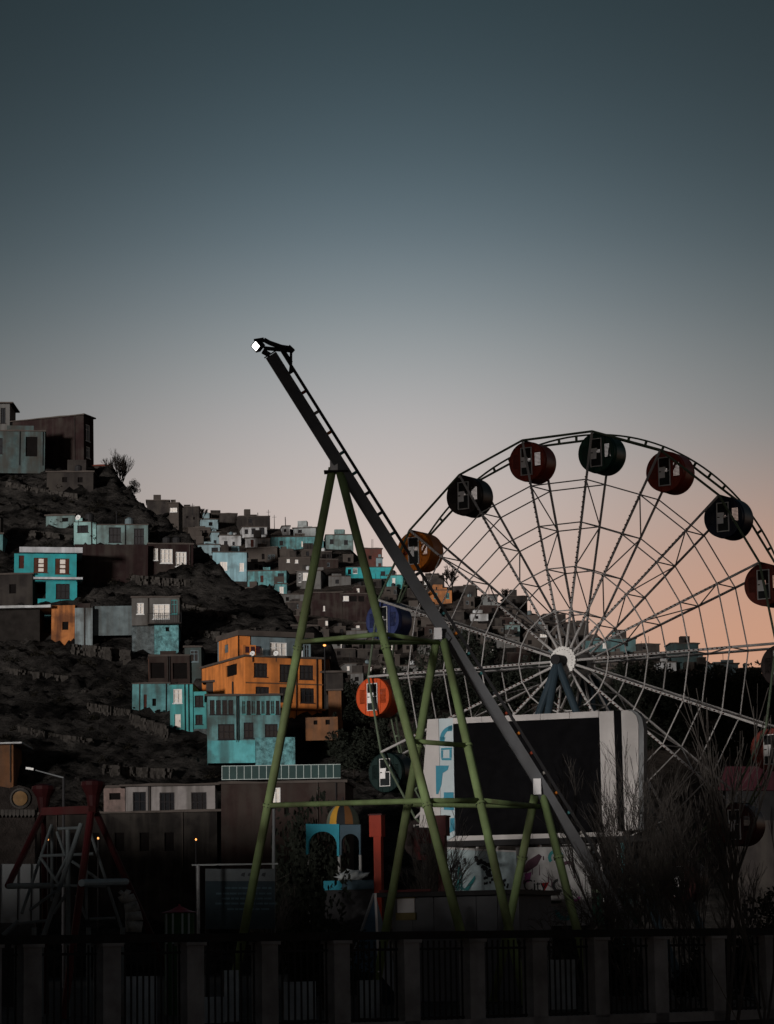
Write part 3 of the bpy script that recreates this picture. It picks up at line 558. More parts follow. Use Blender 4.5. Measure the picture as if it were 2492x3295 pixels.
# ------------------------------------------------------------------ houses on the far hillside
FARH = [  # label, rect, material, openings
 ('dark flat house at the left end of the far ridge', (473,1612,544,1652), MUDD, []),
 ('dark ridge house with a pale wall patch', (543,1620,575,1655), MUD, [(547,1634,570,1648,'c')]),
 ('tall dark block on the far ridge with a mast', (576,1632,642,1695), MUDD, [(600,1660,607,1668,'o'),(622,1664,628,1672,'o')]),
 ('long dark ridge house above the pale blue hut', (644,1653,765,1684), MUDD, []),
 ('pale blue hut under the long dark ridge house', (646,1672,702,1700), PALEB, [(672,1680,684,1692,'o')]),
 ('dark ridge house with two masts', (768,1662,870,1698), MUDD, [(800,1670,812,1682,'d')]),
 ('white house with three dark windows on the far slope', (780,1697,860,1730), WHT, [(788,1703,799,1717,'d'),(810,1700,823,1718,'d'),(835,1698,852,1720,'d')]),
 ('white terrace house below the three windowed white house', (790,1732,872,1762), WHT, [(807,1736,817,1760,'door'),(845,1745,858,1756,'d')]),
 ('long low white house with two small windows on the far slope', (706,1724,776,1756), WHT, [(721,1741,733,1753,'d'),(748,1743,756,1754,'d')]),
 ('small bluish house left of the long white house', (681,1714,706,1752), PALEB, [(688,1738,697,1750,'d')]),
 ('light blue annex on the spur edge', (637,1754,708,1786), PALEB, [(681,1762,702,1779,'d')]),
 ('large light blue house with two windows behind the spur', (684,1778,794,1868), mat('light_blue_plaster', (0.22,0.37,0.43), 0.9, 0.2, 0.3, 0.35), [(707,1808,731,1836,'c'),(770,1811,785,1838,'c')]),
 ('teal house with a dark red door on the far slope', (797,1838,922,1888), TEALD, [(838,1852,848,1874,'door'),(894,1844,914,1878,'d')]),
 ('teal lower house with one white window', (886,1880,924,1913), TEALD, [(899,1888,913,1910,'c')]),
 ('dim teal long house left of the green leg', (873,1728,1042,1764), TEALD, [(900,1740,912,1754,'d'),(970,1742,975,1760,'doorw')]),
 ('small white ridge house left of the green leg', (909,1694,934,1722), WHT, [(914,1702,922,1712,'o')]),
 ('low whitish ridge house crossing the green leg', (945,1700,1017,1722), mat('dull_white', (0.30,0.33,0.34), 0.9, 0.3, 0.3, 0.4), [(960,1704,972,1714,'d')]),
 ('dark house under the white terrace house', (792,1764,893,1808), MUD, [(843,1782,852,1800,'o'),(862,1785,885,1800,'g')]),
 ('brown house with two small white windows on the far slope', (897,1796,1000,1842), MUD, [(923,1799,933,1810,'c'),(950,1801,960,1812,'c')]),
 ('grey house with a bright white window behind the green leg', (955,1838,1033,1895), GREY, [(961,1845,969,1874,'w'),(974,1843,992,1868,'c')]),
 ('dark maroon walled house right of the left green leg', (1000,1908,1102,1978), MARO, [(1040,1950,1046,1966,'c')]),
 ('maroon brick house with open bays left of the blue cabin', (1098,1912,1210,1992), MARO, [(1104,1918,1122,1934,'c'),(1126,1918,1148,1936,'o'),(1154,1918,1172,1936,'o')]),
 ('pale ridge house between the two green legs', (1050,1722,1138,1768), PALE, [(1062,1735,1074,1750,'d'),(1108,1738,1120,1752,'d')]),
 ('reddish brown tall house at the ridge beside the beam', (1174,1766,1230,1834), MARO2, [(1186,1788,1196,1800,'o')]),
 ('small pale blue corner house under the reddish ridge house', (1211,1796,1232,1832), PALEB, [(1218,1812,1228,1830,'o')]),
 ('bright turquoise long house behind the right green leg', (1114,1826,1262,1858), TQ, [(1120,1832,1130,1848,'o'),(1136,1828,1150,1846,'w'),(1226,1838,1240,1852,'d')]),
 ('turquoise house with streaked wall beside the beam', (1245,1852,1298,1894), TEAL, [(1262,1860,1272,1878,'c')]),
 ('dark ridge house beside a bare tree left of the wheel', (1360,1855,1430,1888), MUDD, [(1366,1866,1378,1880,'c')]),
 ('small orange house with blue windows under the ridge', (1386,1900,1455,1944), mat('far_orange_plaster', (0.36,0.15,0.06), 0.9, 0.25, 0.4, 0.4), [(1397,1908,1408,1926,'t'),(1436,1908,1446,1926,'t')]),
 ('long dark ridge house right of the bare tree', (1458,1888,1533,1920), MUDD, [(1470,1898,1478,1908,'o')]),
 ('pale grey ridge house behind the wheel spokes', (1555,1916,1602,1946), mat('dim_grey_plaster', (0.17,0.18,0.185), 0.9, 0.3, 0.4, 0.4), [(1570,1924,1580,1936,'d')]),
 ('square dark house on the ridge left of the hub', (1634,1920,1698,1952), MUDD, [(1650,1928,1660,1940,'o')]),
 ('pale teal house with two windows behind the wheel', (1626,2012,1674,2049), PALE, [(1638,2018,1644,2034,'o'),(1654,2018,1666,2038,'d')]),
 ('whitish low house below the small orange house', (1516,1976,1572,1998), WHT, [(1530,1982,1540,1992,'o')]),
 ('brown house with a bright window left of the hub', (1694,2036,1764,2090), MUD, [(1738,2036,1760,2050,'c'),(1700,2060,1712,2074,'o')]),
 ('dark flat house at the ridge above the hub', (1751,1978,1822,2010), MUDD, [(1770,1986,1780,1996,'o')]),
 ('dark ridge house right above the hub', (1822,2004,1896,2042), MUDD, [(1850,2014,1860,2026,'o')]),
 ('teal house right of the hub', (1884,2062,1966,2098), mat('dim_teal', (0.07,0.13,0.14), 0.9, 0.3, 0.4, 0.4), [(1900,2070,1910,2084,'o'),(1940,2070,1952,2086,'c')]),
 ('dim teal ridge house right of the hub', (1966,2056,2048,2096), mat('dim_teal', (0.07,0.13,0.14), 0.9, 0.3, 0.4, 0.4), [(2010,2066,2022,2080,'o')]),
 ('dark low ridge house right of the dim teal house', (2054,2074,2124,2100), MUDD, [(2070,2082,2078,2090,'o')]),
 ('dark teal block standing up on the right ridge', (2161,2072,2250,2152), mat('dark_teal_block', (0.05,0.08,0.085), 0.9, 0.3, 0.4, 0.4), [(2180,2090,2194,2106,'o'),(2216,2090,2230,2106,'o')]),
 ('small dark annex of the dark teal block', (2250,2118,2274,2156), MUDD, []),
 ('white hut below the dark teal block', (2123,2132,2178,2160), WHT, [(2140,2138,2150,2152,'o')]),
 ('long blue grey house at the right end of the ridge', (2272,2138,2378,2172), BLUEG, [(2290,2146,2302,2158,'o'),(2330,2146,2342,2158,'o')]),
 ('dark low house at the far right of the ridge', (2378,2152,2452,2190), MUDD, [(2400,2164,2412,2176,'o')]),
]
taken = []
for lab, rc, m, ops in FARH:
    house(lab, rc, m, ops, yaw=random.uniform(-9, 7), dep=random.uniform(6, 9), near=False, over=random.choice((0.05,0.2,0.3)), rth=0.22, below=4, name='far_house', fine=True, dz=-random.uniform(0, 1.5))
    taken.append(rc)
cnt = 0; tries = 0
while cnt < 135 and tries < 9000:
    tries += 1
    w = random.uniform(32, 78); hh = random.uniform(20, 36); x = random.uniform(600, 2420); y = random.uniform(1720, 2230) if cnt % 3 else random.uniform(2080, 2300)
    rc = (x, y-hh, x+w, y)
    if any(rc[0] < b[2]+2 and rc[2] > b[0]-2 and rc[1] < b[3]-4 and rc[3] > b[1]+4 for b in taken): continue
    D = ground_hit(x+w/2, y, False)
    if D is None: continue
    p = P(x+w/2, y, D)
    if D > interp(FAR, p.x)-8: continue
    if h_near(p.x*0.55, 0) > 1e9: continue
    dn = ground_hit(x+w/2, y-hh, True)
    if dn is not None: continue
    ops = []
    for k in range(random.randint(1, 3)):
        ox = x + w*random.uniform(0.1, 0.8); ow = random.uniform(8, 13); oy = y-hh*random.uniform(0.65, 0.85); ops.append((ox, oy, ox+ow, oy+random.uniform(11, 16), random.choice('ooodcg')))
    ops = [o for i, o in enumerate(ops) if not any(o[0] < q[2]+2 and o[2] > q[0]-2 for q in ops[:i])]
    house('small dark mud brick house among others on the far slope', rc, random.choice((MUD, MUD, MUDD, GREY, MUD, BRN)), ops, yaw=random.uniform(-10, 10), dep=random.uniform(5, 8), near=False, over=random.choice((0.05,0.2)), below=4, name='mud_brick_house', group='mud brick houses on the far slope', fine=False)
    taken.append(rc); cnt += 1
def mast(label, px, py, D, h):
    b = P(px, py, D); r = thing('mast', label, 'mast', (b.x, b.y, b.z-h*1.0-0.3))
    MB().tube((0,0,0), (0,0,h+0.3), 0.09, 0.05, 6).build('pole', DARKM, r)
    MB().bar((-0.5,0,h*0.93), (0.5,0,h*0.93), 0.06, 0.06).build('crossbar', DARKM, r)
mast('left of two thin masts on the far ridge', 864, 1640, 655, 4.0); mast('right of two thin masts on the far ridge', 883, 1657, 650, 3.2); mast('thin mast on the tall dark ridge block', 620, 1620, 667, 2.5)

# ------------------------------------------------------------------ trees
BARK = mat('bark', (0.050,0.042,0.036), 0.95, 0.4, 3)
BARKD = mat('dark_bark', (0.022,0.019,0.017), 0.95, 0.4, 3)
LEAF = mat('dark_evergreen', (0.017,0.020,0.016), 0.9, 0.5, 0.8)
def bare_tree(name, label, base, h, seed, n0=1, spread=0.5, levels=5, r0=None, up=0.35, m=None, group=None, droop=0.0, kids=(3,4), lean=0.15, trunk=0.3):
    rnd = random.Random(seed); root = thing(name, label, 'tree', base, 0, group)
    tk, br = MB(), MB(); r0 = r0 or h*0.016
    def grow(p, d, L, r, lev):
        seg = 3 if lev < 3 else 2
        q = p; dd = d.copy()
        for i in range(seg):
            dd = (dd + Vector((rnd.gauss(0,0.13), rnd.gauss(0,0.13), (up if lev < 3 else up*0.5) * 0.25 - droop*lev*0.08))).normalized()
            e = q + dd*(L/seg); ra = r*(1-0.3*i/seg); rb = r*(1-0.3*(i+1)/seg)
            (tk if lev == 0 else br).tube(q, e, ra, rb, 6 if lev == 0 else (4 if lev < 3 else 3), cap=False)
            if lev > 0 and lev < levels and i < seg-1 and rnd.random() < 0.8: fork(e, dd, L*0.6, rb*0.6, lev+1, 1)
            q = e
        if lev < levels: fork(q, dd, L*0.72, r*0.66, lev+1, rnd.randint(*kids))
    def fork(p, d, L, r, lev, n):
        for k in range(n):
            a = rnd.uniform(0, 6.283); s = spread*rnd.uniform(0.5, 1.15)
            side = d.orthogonal().normalized(); side.rotate(Matrix.Rotation(a, 3, d))
            nd_ = (d*math.cos(s) + side*math.sin(s)).normalized()
            grow(p, nd_, L*rnd.uniform(0.75, 1.15), max(r, 0.006), lev)
    for k in range(n0):
        d = Vector((rnd.gauss(0,lean), rnd.gauss(0,lean), 1)).normalized()
        grow(Vector((rnd.gauss(0,0.1)*(n0 > 1), rnd.gauss(0,0.1)*(n0 > 1), -0.2)), d, h*trunk*rnd.uniform(0.85,1.1), r0, 0)
    tk.build('trunk', m or BARK, root); br.build('branches', m or BARK, root, kind='stuff'); return root
def crown_mesh(seed, n, shape):
    rnd = random.Random(seed); me = bpy.data.meshes.new('crown'); vs, fs = [], []
    lob = [(Vector((rnd.gauss(0,0.22), rnd.gauss(0,0.22), rnd.uniform(0.25,0.95))), rnd.uniform(0.14,0.30)) for k in range(26)]
    for i in range(n):
        if shape == 'cone':
            z = rnd.random()**1.3; rad = (1-z)*0.30*(0.72+0.35*math.sin(z*34+rnd.uniform(-0.5,0.5))) + 0.02; a = rnd.uniform(0,6.283); rr = rad*math.sqrt(rnd.uniform(0.15,1)); c = Vector((math.cos(a)*rr, math.sin(a)*rr, 0.06+z*0.94))
        else:
            l, r = rnd.choice(lob); d = Vector((rnd.gauss(0,1), rnd.gauss(0,1), rnd.gauss(0,0.8))).normalized(); c = l + d*r*rnd.uniform(0.5,1)**0.5; c.z = max(0.08, c.z)
        s = rnd.uniform(0.012, 0.030); u = Vector((rnd.gauss(0,1), rnd.gauss(0,1), rnd.gauss(0,1))).normalized(); w = u.orthogonal().normalized()
        b = len(vs); vs += [c+u*s*1.6, c+w*s*0.7, c-u*s*1.3, c-w*s*0.7]; fs.append((b,b+1,b+2,b+3))
    me.from_pydata(vs, [], fs); me.update(); me.materials.append(LEAF); return me
CR = {'cone': [crown_mesh(3, 3200, 'cone'), crown_mesh(4, 3200, 'cone')], 'round': [crown_mesh(5, 3600, 'round'), crown_mesh(6, 3600, 'round'), crown_mesh(8, 3600, 'round')]}
def leafy_tree(name, label, base, h, w, shape='round', group=None, k=0, trunk_h=None):
    root = thing(name, label, 'tree', base, random.uniform(0,6), group)
    t = MB().tube((0,0,-0.5), (0,0,h*0.75), h*0.022, h*0.006, 7, cap=False)
    for i in range(5):
        a = random.uniform(0,6.28); z = h*random.uniform(0.3,0.6); t.tube((0,0,z), (math.cos(a)*w*0.3, math.sin(a)*w*0.3, z+h*0.15), h*0.009, h*0.003, 5, cap=False)
    t.build('trunk', BARKD, root)
    me = CR[shape][k % len(CR[shape])]; o = bpy.data.objects.new('crown', me); C.objects.link(o); o.parent = root; o['kind'] = 'stuff'
    z0 = trunk_h or 0; o.location = (0,0,z0); o.scale = (w, w, h-z0); return root
# bare hill trees
def on_near(px, py): D = ground_hit(px, py, True) or 350; p = P(px, py, D); return p
p = P(384, 1582, 349); bare_tree('bare_tree', 'bushy bare tree beside the dark red hilltop house', p, 5.6, 11, n0=8, spread=0.24, levels=4, up=0.5, m=BARKD, r0=0.06, lean=0.35, trunk=0.30)
p = P(432, 1590, 347); leafy_tree('shrub', 'small dark shrub on the hill edge right of the bare tree', p, 1.7, 1.4, 'round')
p = P(500, 1590, 347)
p = P(1455, 1896, 610); bare_tree('bare_tree', 'bare tree on the far ridge left of the wheel', p, 6.0, 21, n0=4, spread=0.45, levels=4, r0=0.16, lean=0.3, m=BARKD)
p = P(1622, 1935, 620); bare_tree('bare_tree', 'small bare tree on the far ridge between spokes', p, 3.6, 22, n0=4, spread=0.4, levels=4, r0=0.12, lean=0.3, m=BARKD)
p = P(652, 1670, 690); bare_tree('bare_tree', 'tiny bare tree behind the far ridge houses', p, 3.2, 23, n0=3, spread=0.4, levels=4, r0=0.12, lean=0.3, m=BARKD)
# evergreen trees on the lower far slope, behind the wheel
rt = random.Random(12)
spots = [(1495,2240,200,150),(1545,2250,170,140),(1455,2300,150,130),(1290,2330,170,150),(1370,2380,180,160),(1180,2360,150,130),(1235,2450,170,150),(1600,2330,170,150),(1690,2300,160,140),(1750,2250,140,120),(1850,2290,160,150),(1930,2260,130,120),(2000,2250,120,120),(2060,2290,150,140),(2140,2330,160,150),(2180,2270,110,100),(2260,2340,160,130),(2300,2290,140,110),(2360,2310,130,110),(2430,2330,170,130),(2480,2280,130,120),(2220,2430,180,150),(2330,2440,170,150),(2440,2440,180,140),(2100,2420,170,150),(1970,2400,170,160),(1420,2470,170,150),(1560,2440,180,150),(1680,2440,170,150),(1800,2440,170,150),(1310,2560,180,150),(1080,2440,150,130),(1140,2500,160,140)]
for i, (px, py, hp, wp) in enumerate(spots):
    D = ground_hit(px, py, False) if px > 1260 else None
    if D is None:
        D = ground_hit(px, py, True) or 255
    m_ = D/F; b = P(px, py, D)
    if b.z < 0: b.z = 0
    leafy_tree('evergreen_tree', 'dark evergreen tree on the slope behind the wheel', b, hp*m_*rt.uniform(0.9,1.1), wp*m_*rt.uniform(1.1,1.4), 'cone' if rt.random() < 0.35 else 'round', 'evergreen trees on the slope behind the wheel', i)

# ------------------------------------------------------------------ ferris wheel
WC = Vector((7.746, 124.0, 14.338)); WR = 10.343; PHI = R(32.43); PH0 = 0.004
wa = Vector((math.cos(PHI), -math.sin(PHI), 0)); wn = Vector((math.sin(PHI), math.cos(PHI), 0)); wz = Vector((0,0,1)); WD = 1.83
M_spoke = mat('white_wheel_paint', (0.40,0.39,0.39), 0.55, 0.12, 2)
M_rim = mat('green_rim_paint', (0.10,0.13,0.09), 0.5, 0.2, 2)
M_bulb = mat('red_brown_bulb', (0.10,0.03,0.02), 0.4, 0.4, 6)
M_hub = mat('white_hub_paint', (0.75,0.74,0.73), 0.6, 0.12, 3)
M_leg = mat('blue_grey_leg_paint', (0.028,0.044,0.058), 0.5, 0.2, 1)
wheel = thing('ferris_wheel', 'white spoked ferris wheel with round coloured cabins behind the screen', 'ferris wheel', (WC.x, WC.y, 0))
def wp(r, t, w): return WC + wa*(r*math.cos(t)) + wz*(r*math.sin(t)) + wn*w
NSP = 18; RAD = (0.79, 0.604, 0.41, 0.22)
for i in range(NSP):
    t = PH0 + R(20)*i; t2 = t + R(20)
    for w in (0, WD):
        MB().tube(wp(0.5, t, w + (0.12 if w == 0 else -0.12)), wp(WR, t, w), 0.058, n=8).build('spoke', M_spoke, wheel, world=True)
    if True:
        lb = MB()
        for k in range(30):
            r = 1.7 + k*(WR*0.80-1.7)/29; c = wp(r, t, -0.07 + 0.12*(1-r/WR)) ; lb.tube(c, c - wn*0.07, 0.032, 0.026, 6)
        lb.build('light_string', M_bulb, wheel, world=True, kind='stuff')
    br = MB()
    for k, q in enumerate(RAD):
        br.tube(wp(WR*q, t, 0), wp(WR*q, t, WD), 0.03, n=6)
        qn = (0.79, 0.604, 0.41, 0.22, 0.09)[k+1]
        a, b = ((0, WD) if k % 2 == 0 else (WD, 0))
        if k < 3: br.tube(wp(WR*q, t, a), wp(WR*qn, t, b), 0.03, n=6)
    br.build('brace', M_spoke, wheel, world=True)
    MB().tube(wp(WR, t, 0), wp(WR, t2, 0), 0.055, n=8).build('rim_bar', M_rim, wheel, world=True)
    MB().tube(wp(WR, t, WD), wp(WR, t2, WD), 0.055, n=8).build('rim_bar', M_rim, wheel, world=True)
    ar = MB(); pv = None
    for k in range(9):
        c = wp(WR+0.10, t+R(20)*k/8, WD)
        if pv: ar.tube(pv, c, 0.045, n=6)
        if k in (2,4,6): ar.bar(wp(WR*math.cos(R(10))/math.cos(R(20)*k/8-R(10)), t+R(20)*k/8, WD), c, 0.09, 0.09, up=wn)
        pv = c
    ar.build('rim_arch', M_rim, wheel, world=True)
for q in RAD:
    for w in (0, WD):
        rg = MB()
        for i in range(NSP):
            t = PH0 + R(20)*i; rg.tube(wp(WR*q, t, w), wp(WR*q, t+R(20), w), 0.031, n=6)
        rg.build('ring', M_spoke, wheel, world=True)
qh = wn.to_track_quat('Z', 'Y')
for w in (WD-0.05, -0.05):
    hb = MB(); n = 72; vs = []
    for y in (0, 0.1):
        for i in range(n):
            a = 2*math.pi*i/n; r = 0.64 + 0.03*math.cos(a*24); vs.append(wp(r, a, w+y))
    hb.add(vs, [tuple(range(n-1,-1,-1)), tuple(range(n,2*n))] + [(i,(i+1) % n, n+(i+1) % n, n+i) for i in range(n)])
    hd = hb.build('hub_plate', M_hub, wheel, world=True)
bl = MB()
for i in range(24):
    a = 2*math.pi*i/24
    for r in (0.50,): c = wp(r, a, -0.05); bl.tube(c, c - wn*0.05, 0.011, n=6)
bl.build('bolt_ring', DARKM, hd, world=True, kind='stuff')
MB().tube(wp(0,0,-0.75), wp(0,0,WD+0.75), 0.24, n=20).build('axle', DARKM, wheel, world=True)
for w, sg in ((-0.55, -1), (WD+0.55, 1)):
    top = wp(0, 0, w) - wz*0.1
    for s in (-1, 1):
        f = WC + wa*(s*6.0) + wn*(w + sg*0.6); f.z = 0
        MB().tube(top, f, 0.17, 0.19, 12).build('support_leg', M_leg, wheel, world=True)
    f = WC + wn*(w + sg*4.0) - wa*1.0; f.z = 0
    MB().tube(top, f, 0.17, 0.19, 12).build('support_leg', M_leg, wheel, world=True)

# cabins: one built, the others copied
def cabin_face(r, y, th):
    mb = MB(); holes = [(-0.27,0.27,-0.62,0.62), (0.42,0.72,-0.30,0.36), (-0.72,-0.42,-0.30,0.36)]
    xs = sorted({-r*math.cos(math.pi*i/48) for i in range(49)} | {h for q in holes for h in q[:2]})
    for a, b in zip(xs, xs[1:]):
        ya, yb = math.sqrt(max(0, r*r-a*a)), math.sqrt(max(0, r*r-b*b)); m_ = (a+b)/2
        iv = [q for q in holes if q[0] < m_ < q[1]]
        cols = [((-ya,-yb), (ya,yb))]
        if iv: z0, z1 = iv[0][2:]; cols = [((-ya,-yb),(z0,z0)), ((z1,z1),(ya,yb))]
        for (la, lb_), (ua_, ub_) in cols: mb.add([(a,y,la),(b,y,lb_),(b,y,ub_),(a,y,ua_)], [(0,1,2,3)])
    return mb
CABR, CABL = 0.89, 1.12
M_cab = {k: mat('cabin_'+k, c, 0.38, 0.12, 3) for k, c in dict(orange_red=(0.50,0.075,0.02), blue=(0.035,0.05,0.15), orange=(0.48,0.14,0.012), black=(0.022,0.015,0.015), red=(0.25,0.035,0.018), deep_green=(0.006,0.018,0.017), green=(0.008,0.05,0.035), navy=(0.010,0.015,0.034), dark_red=(0.13,0.022,0.015), wine=(0.045,0.010,0.010)).items()}
M_cfr = mat('cabin_white_trim', (0.60,0.60,0.60), 0.5, 0.08, 4); M_cdoor = mat('cabin_door_panel', (0.012,0.016,0.018), 0.4, 0.3, 3); M_plac = mat('white_placard', (0.72,0.72,0.73), 0.6, 0.06, 5)
cab = thing('cabin', '', 'cabin', (0,0,0), -PHI, 'round ferris wheel cabins')
def cpart(o, col=True):
    return o
f0 = -CABL/2
cabin_face(CABR, f0, 0).build('front_panel', M_cab['red'], cab, solid=0.03)
cabin_face(CABR, -f0, 0).build('back_panel', M_cab['red'], cab, solid=0.03)
ql = Vector((0,1,0)).to_track_quat('Z', 'Y')
bm_ = MB(); n = 48
for y, r in ((f0-0.03,CABR+0.015),(f0+0.03,CABR+0.02),(f0+0.22,CABR+0.005),(f0+0.25,CABR+0.03),(f0+0.28,CABR+0.005),(-f0-0.03,CABR+0.02),(-f0+0.03,CABR+0.015)):
    for i in range(n): a = 2*math.pi*i/n; bm_.v.append(Vector((r*math.cos(a), y, r*math.sin(a))))
for k in range(6):
    for i in range(n): bm_.f.append((k*n+i, k*n+(i+1) % n, (k+1)*n+(i+1) % n, (k+1)*n+i))
bm_.build('barrel', M_cab['red'], cab, solid=0.02, smooth=True)
d = MB().mm(-0.27,0.27,f0-0.01,f0+0.02,-0.62,-0.02)
dd = d.build('door', M_cdoor, cab)
fr = MB(); yb0, yb1 = f0-0.06, f0+0.0
for q in ((-0.29,-0.255,-0.64,0.64),(0.255,0.29,-0.64,0.64),(-0.255,0.255,-0.64,-0.605),(-0.255,0.255,0.605,0.64),(-0.0,0.255,0.0,0.03)): fr.mm(q[0],q[1],yb0,yb1,q[2],q[3])
fr.build('door_frame', M_cfr, dd)
MB().prism([(-0.255,-0.28),(0.02,-0.28),(0.02,0.06),(0.06,0.06),(0.06,0.20),(-0.255,0.20)], f0-0.05, f0-0.03).build('placard', M_plac, dd)
MB().mm(-0.25,-0.15,f0-0.075,f0-0.05,-0.02,0.02).build('latch', DARKM, dd)
def grille(x0, x1, z0, z1, y, nx, nz):
    g_ = MB()
    for i in range(nx+1): u = x0+(x1-x0)*i/nx; g_.mm(u-0.009,u+0.009,y-0.008,y+0.008,z0,z1)
    for i in range(nz+1): u = z0+(z1-z0)*i/nz; g_.mm(x0,x1,y-0.007,y+0.007,u-0.009,u+0.009)
    return g_
for y in (f0,):
    for x0, x1 in ((0.42,0.72),(-0.72,-0.42)): grille(x0, x1, -0.30, 0.36, y, 5, 11).build('window_grille', M_cab['red'], cab)
    grille(-0.255, 0.255, -0.02, 0.62, y, 8, 12).build('door_grille', M_cdoor, cab)
MB().mm(-0.27,0.27,-f0-0.02,-f0+0.01,-0.62,-0.02).build('back_door', M_cdoor, cab)
for s in (-1, 1): MB().mm(s*0.60-0.16, s*0.60+0.16, f0+0.1, -f0-0.1, -0.48, -0.40).build('seat', M_cdoor, cab)
MB().tube((0,-WD/2,0.92),(0,WD/2,0.92),0.045,n=8).build('hanger_shaft', DARKM, cab)
CABS = {9:('orange_red','bright orange red cabin low on the left of the wheel'), 8:('blue','blue cabin on the left of the wheel behind the green brace'), 7:('orange','orange cabin behind the sloping beam'), 6:('black','black cabin on the upper left of the wheel'), 5:('red','red cabin left of the wheel top'), 4:('green','dark green cabin at the top of the wheel'), 3:('red','red cabin right of the wheel top'), 2:('navy','navy cabin on the upper right of the wheel'), 1:('dark_red','dark red cabin at the right edge of the picture'), 0:('black','black cabin half cut by the right edge'), 17:('dark_red','red cabin low at the right edge'), 10:('deep_green','dark green cabin lowest on the left, behind green leg'), 16:('wine','dark wine red cabin low on the right behind bare branches'), 11:('black','black cabin low behind the screen, left side'), 12:('orange','orange cabin low behind the screen'), 13:('blue','blue cabin at the foot of the wheel behind the screen'), 14:('green','green cabin at the foot of the wheel behind the poster'), 15:('wine','dark red cabin low behind the right end of the screen')}
for i in range(18):
    t = PH0 + R(20)*i; c = wp(WR, t, WD/2) - wz*0.92
    o = cab if i == 0 else copy_tree(cab)
    o.location = c; o['label'] = CABS[i][1]
    for ch in o.children:
        if ch.name.split('.')[0] in ('front_panel','back_panel','barrel','window_grille'):
            ch.material_slots[0].link = 'OBJECT'; ch.material_slots[0].material = M_cab[CABS[i][0]]

# ------------------------------------------------------------------ tall green legged tower with sloping beam
M_grn = mat('light_green_paint', (0.16,0.225,0.10), 0.6, 0.22, 1.6, 0.5, (0.06,0.05,0.03))
M_beam = mat('grey_beam_paint', (0.10,0.105,0.115), 0.5, 0.15, 1.5, 0.2)
M_white = mat('white_bracket', (0.62,0.62,0.64), 0.6, 0.1, 2)
tw = thing('beam_tower', 'tall sloping grey steel beam on three green legged trestles', 'ride tower', foot(1450, 86))
def legpt(a, b, y):  # point on leg a->b at picture row y
    k = 0.0; lo, hi = 0.0, 1.0
    def row(p):
        v = p - CP; cz = v.y*math.cos(TH)+v.z*math.sin(TH); cy = -v.y*math.sin(TH)+v.z*math.cos(TH); u = F*v.x/cz; w = F*cy/cz
        return H/2 - (math.sin(ROLL)*u + math.cos(ROLL)*w)
    for _ in range(40):
        m_ = (lo+hi)/2
        if row(a.lerp(b, m_)) < y: lo = m_
        else: hi = m_
    return a.lerp(b, lo)
def fz(px, D):
    p = P(px, 3060 + EYE*F/D, D); p.z = 0; return p
A1 = (P(1071,1505,86), fz(738,89.5), P(1091,1505,86), fz(1548,82.3))
A2 = (P(1405,2060,87), fz(1200,89), P(1428,2060,87), fz(1697,83))
A3 = (P(1722,2560,88.3), fz(1587,90), P(1748,2560,88.3), fz(1918,86.5))
for A, r in ((A1,0.132),(A2,0.128),(A3,0.128)):
    for k in (0, 2):
        MB().tube(A[k], A[k+1], r, r*1.06, 20).build('leg', M_grn, tw, world=True, smooth=True)
        b = A[k+1]; MB().tube(b, b+Vector((0,0,0.06)), 0.32, n=16).build('base_plate', DARKM, tw, world=True)
for A, rows in ((A1, (2085, 2592)), (A2, (2400, 2585)), (A3, (2760,))):
    for k in (0, 2):
        for y in rows:
            c = legpt(A[k], A[k+1], y); d_ = (A[k+1]-A[k]).normalized(); fl_ = MB().tube(c-d_*0.035, c+d_*0.035, 0.165, n=20).build('flange', M_grn, tw, world=True)
            bo_ = MB(); qd = d_.to_track_quat('Z', 'Y')
            for j in range(8): o_ = c + qd @ Vector((0.15*math.cos(j*0.785), 0.15*math.sin(j*0.785), 0)); bo_.tube(o_-d_*0.06, o_+d_*0.06, 0.014, n=6)
            bo_.build('bolt', DARKM, fl_, world=True, kind='stuff')
def brace(p, q, r=0.075): MB().tube(p, q, r, n=14).build('brace', M_grn, tw, world=True, smooth=True)
a1l, a1r = legpt(A1[0],A1[1],2066), legpt(A1[2],A1[3],2040)
apx2 = (A2[0]+A2[2])/2 - Vector((0,0,0.08)); apx3 = (A3[0]+A3[2])/2 - Vector((0,0,0.35))
brace(a1l, a1r); brace(a1l, apx2, 0.07); brace(a1r, apx2, 0.07)
b1l, b1r, b2r, b2l = legpt(A1[0],A1[1],2592), legpt(A1[2],A1[3],2577), legpt(A2[2],A2[3],2576), legpt(A2[0],A2[1],2590)
brace(b1l, b1r, 0.085); brace(b1r, b2r, 0.08); brace(b2r, apx3, 0.08); brace(b2l, apx3, 0.07); brace(legpt(A1[2],A1[3],2385), legpt(A2[2],A2[3],2399), 0.075)
BT, BB = P(872,1142,85.2), None
mid = P(1772,2576,88.4); dirb = (mid-BT).normalized(); BB = BT + dirb*((BT.z)/-dirb.z)
bn = dirb.cross(Vector((0,1,0))).normalized()   # across the beam, in the picture plane
if bn.x < 0: bn = -bn
bd = dirb.cross(bn).normalized()
MB().bar(BT, BB, 0.34, 0.36, up=bn).build('beam', M_beam, tw, world=True)
MB().bar(BT-dirb*0.012+bn*0.0, BT-dirb*0.05, 0.40, 0.42, up=bn).build('end_plate', DARKM, tw, world=True)
rs, re = BT+dirb*0.05+bn*0.36, BT+dirb*21.5+bn*0.36
MB().bar(rs, re, 0.10, 0.09, up=bn).build('rail', DARKM, tw, world=True)
cols = ['red_rung','grey_rung','orange_rung','teal_rung','teal_rung','dark_rung','dark_rung','teal_rung']
